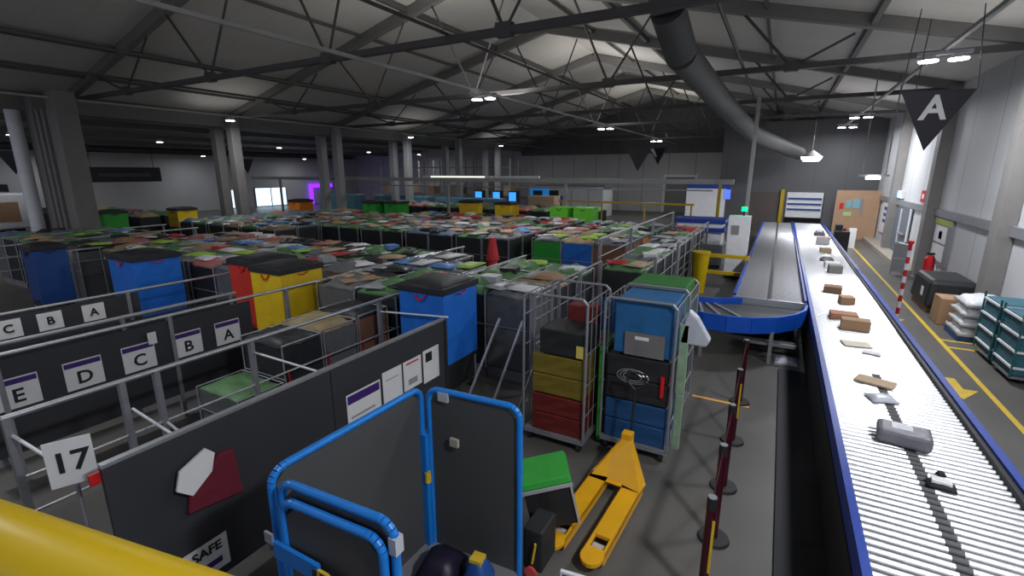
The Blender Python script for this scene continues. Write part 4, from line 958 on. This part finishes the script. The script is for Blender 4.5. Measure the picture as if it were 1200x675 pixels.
for sx in (-2.4, -1.63):
    for sy in (1.6, 2.82): MB().tube((sx-.02, sy, .055), (sx+.02, sy, .055), .055, 10).build('castor', M_rubber, t)
MB().box(-2.40, -2.02, 1.415, 1.44, 1.16, 1.27).build('strap', M_tubeblue, t)
MB().box(-2.06, -1.82, 1.41, 1.435, 1.17, 1.24).build('strap_end', M_black, t)
MB().path([(-1.99, 1.405, 1.17), (-1.92, 1.405, 1.17), (-1.90, 1.405, 1.22), (-1.92, 1.405, 1.27), (-1.99, 1.405, 1.27), (-2.0, 1.405, 1.22), (-1.99, 1.405, 1.17)], .010, 6).build('buckle', M_yelline, t)
MB().box(-2.47, -2.40, 1.41, 1.425, 1.25, 1.32).build('latch', M_silver, t)
MB().box(-2.16, -2.08, 2.845, 2.872, 1.2, 1.27).build('label_patch', mat('cream_label', (.4, .38, .32), .7), t)
MB().box(-1.57, -1.52, 1.52, 1.58, 1.47, 1.57).build('worn_corner', M_polyl, t); MB().box(-2.27, -2.17, 2.85, 2.87, 1.58, 1.66).build('tape_scrap', M_polyl, t)
MB().tube((-2.385, 2.82, .8), (-2.385, 2.82, .9), .03, 8).build('yellow_clip', M_yelline, t)
parcel('dark_holdall', 'dark purple holdall lying in the bottom of the blue framed cage', -2.10, 2.60, .34, .34, .22, .2, mat('dark_purple_bag', (.010, .007, .022), .5), True, 8, z=.16, cat='bag')
parcel('small_toolbag', 'small blue and yellow bag beside the dark holdall', -1.78, 2.66, .2, .2, .26, .1, SLEEVE['dkblue'], True, 9, z=.16, extra=[('yellow_patch', -.05, .05, -.05, .05, M_yelline)], cat='bag')

# green lidded tote tilted on fork
t = thing('lidded_tote', 'black soft tote with green lid leaning by the pallet truck', 'tote', (-1.56, 3.70, .15))
t.rotation_euler = (0, math.radians(-13), math.radians(30))
MB().add(*sleeve_geo(.44, .42, 0.06, .52, 4)).build('body', M_black, t)
MB().box(-.235, .235, -.225, .225, .50, .56, taper=.02).build('green_lid', SLEEVE['green'], t, .01); MB().box(-.235, .235, -.235, -.225, .465, .50).build('piping', M_house, t)
MB().box(.205, .225, -.23, -.21, .05, .47).build('piping', M_house, t)
t = thing('red_wheel_dolly', 'small black dolly with a red wheel beside the blue frame', 'dolly', (-1.50, 3.05, 0))
MB().box(-.08, .1, 0, .3, .1, .5).build('body', M_black, t, .02); MB().tube((-.0, -.02, .09), (.0, .02, .09), .055, 14).build('wheel', mat('red_wheel', (.7, .08, .08), .4), t); MB().tube((.02, -.02, .2), (.05, -.02, .4), .012, 6).build('hook', M_yelline, t)
# white sign board at bottom
t = thing('floor_notice', 'white framed notice with dark blue print low at the bottom edge', 'sign', (-1.02, 2.95, 0), math.radians(8))
MB().box(-.16, .18, -.015, .015, .02, .36).build('plate', M_paper, t); MB().box(-.14, .16, -.018, -.015, .30, .34).build('header', M_purple, t); MB().box(-.10, .12, -.12, .12, 0, .02).build('foot', M_dsteel, t)
# yellow gantry handrail in front of the camera
tag(MB().tube((-1.78, -.10, 3.0), (.20, .278, 3.0), .05, 20).build('gantry_handrail', M_yelrail), 'thick yellow gantry handrail crossing the bottom left corner', 'handrail')
hr = bpy.data.objects['gantry_handrail']

# surface details become sub-parts of the piece they are on
DET = ('lettering', 'header', 'print', 'photo', 'picture', 'label_patch', 'white_label', 'yellow_label', 'grey_patch', 'window_pane', 'address_label', 'sheet_print', 'tape', 'slip', 'symbol', 'latch', 'wire_loop')
HOST = ('plate', 'sheet', 'panel', 'sleeve', 'fold', 'wrapping', 'body', 'walls', 'cover')
kids = {}
for o in bpy.data.objects:
    if o.parent: kids.setdefault(o.parent.name, []).append(o)
for pn, ch in list(kids.items()):
    if bpy.data.objects[pn].parent: continue
    host = next((c for h in HOST for c in ch if c.name.split('.')[0] == h), None)
    if not host: continue
    for c in ch:
        if c is not host and c.name.split('.')[0] in DET and c.name.split('.')[0] != host.name.split('.')[0]: c.parent = host

# ------------------------------------------------------------------ camera
cam = bpy.data.cameras.new('Camera'); co = bpy.data.objects.new('Camera', cam); COL.objects.link(co)
F_, VX, VY = 560., 918., 202.
pitch_ = math.atan((337.5-VY)/F_); yaw_ = math.atan((VX-600)/math.hypot(F_, 337.5-VY))
co.location = (0, 0, CAMZ); co.rotation_euler = (PI/2-pitch_, 0, yaw_)
cam.sensor_width = 36; cam.lens = 36*F_/1200; cam.clip_start = .02; cam.clip_end = 300
SC.camera = co

# ------------------------------------------------------------------ world & colour
w = bpy.data.worlds.new('World'); SC.world = w; w.use_nodes = True
w.node_tree.nodes['Background'].inputs[0].default_value = (.75, .8, 1, 1); w.node_tree.nodes['Background'].inputs[1].default_value = .34
SC.view_settings.view_transform = 'Standard'; SC.view_settings.look = 'None'; SC.view_settings.gamma = 1
SC.view_settings.use_curve_mapping = False; SC.view_settings.exposure = 0.12
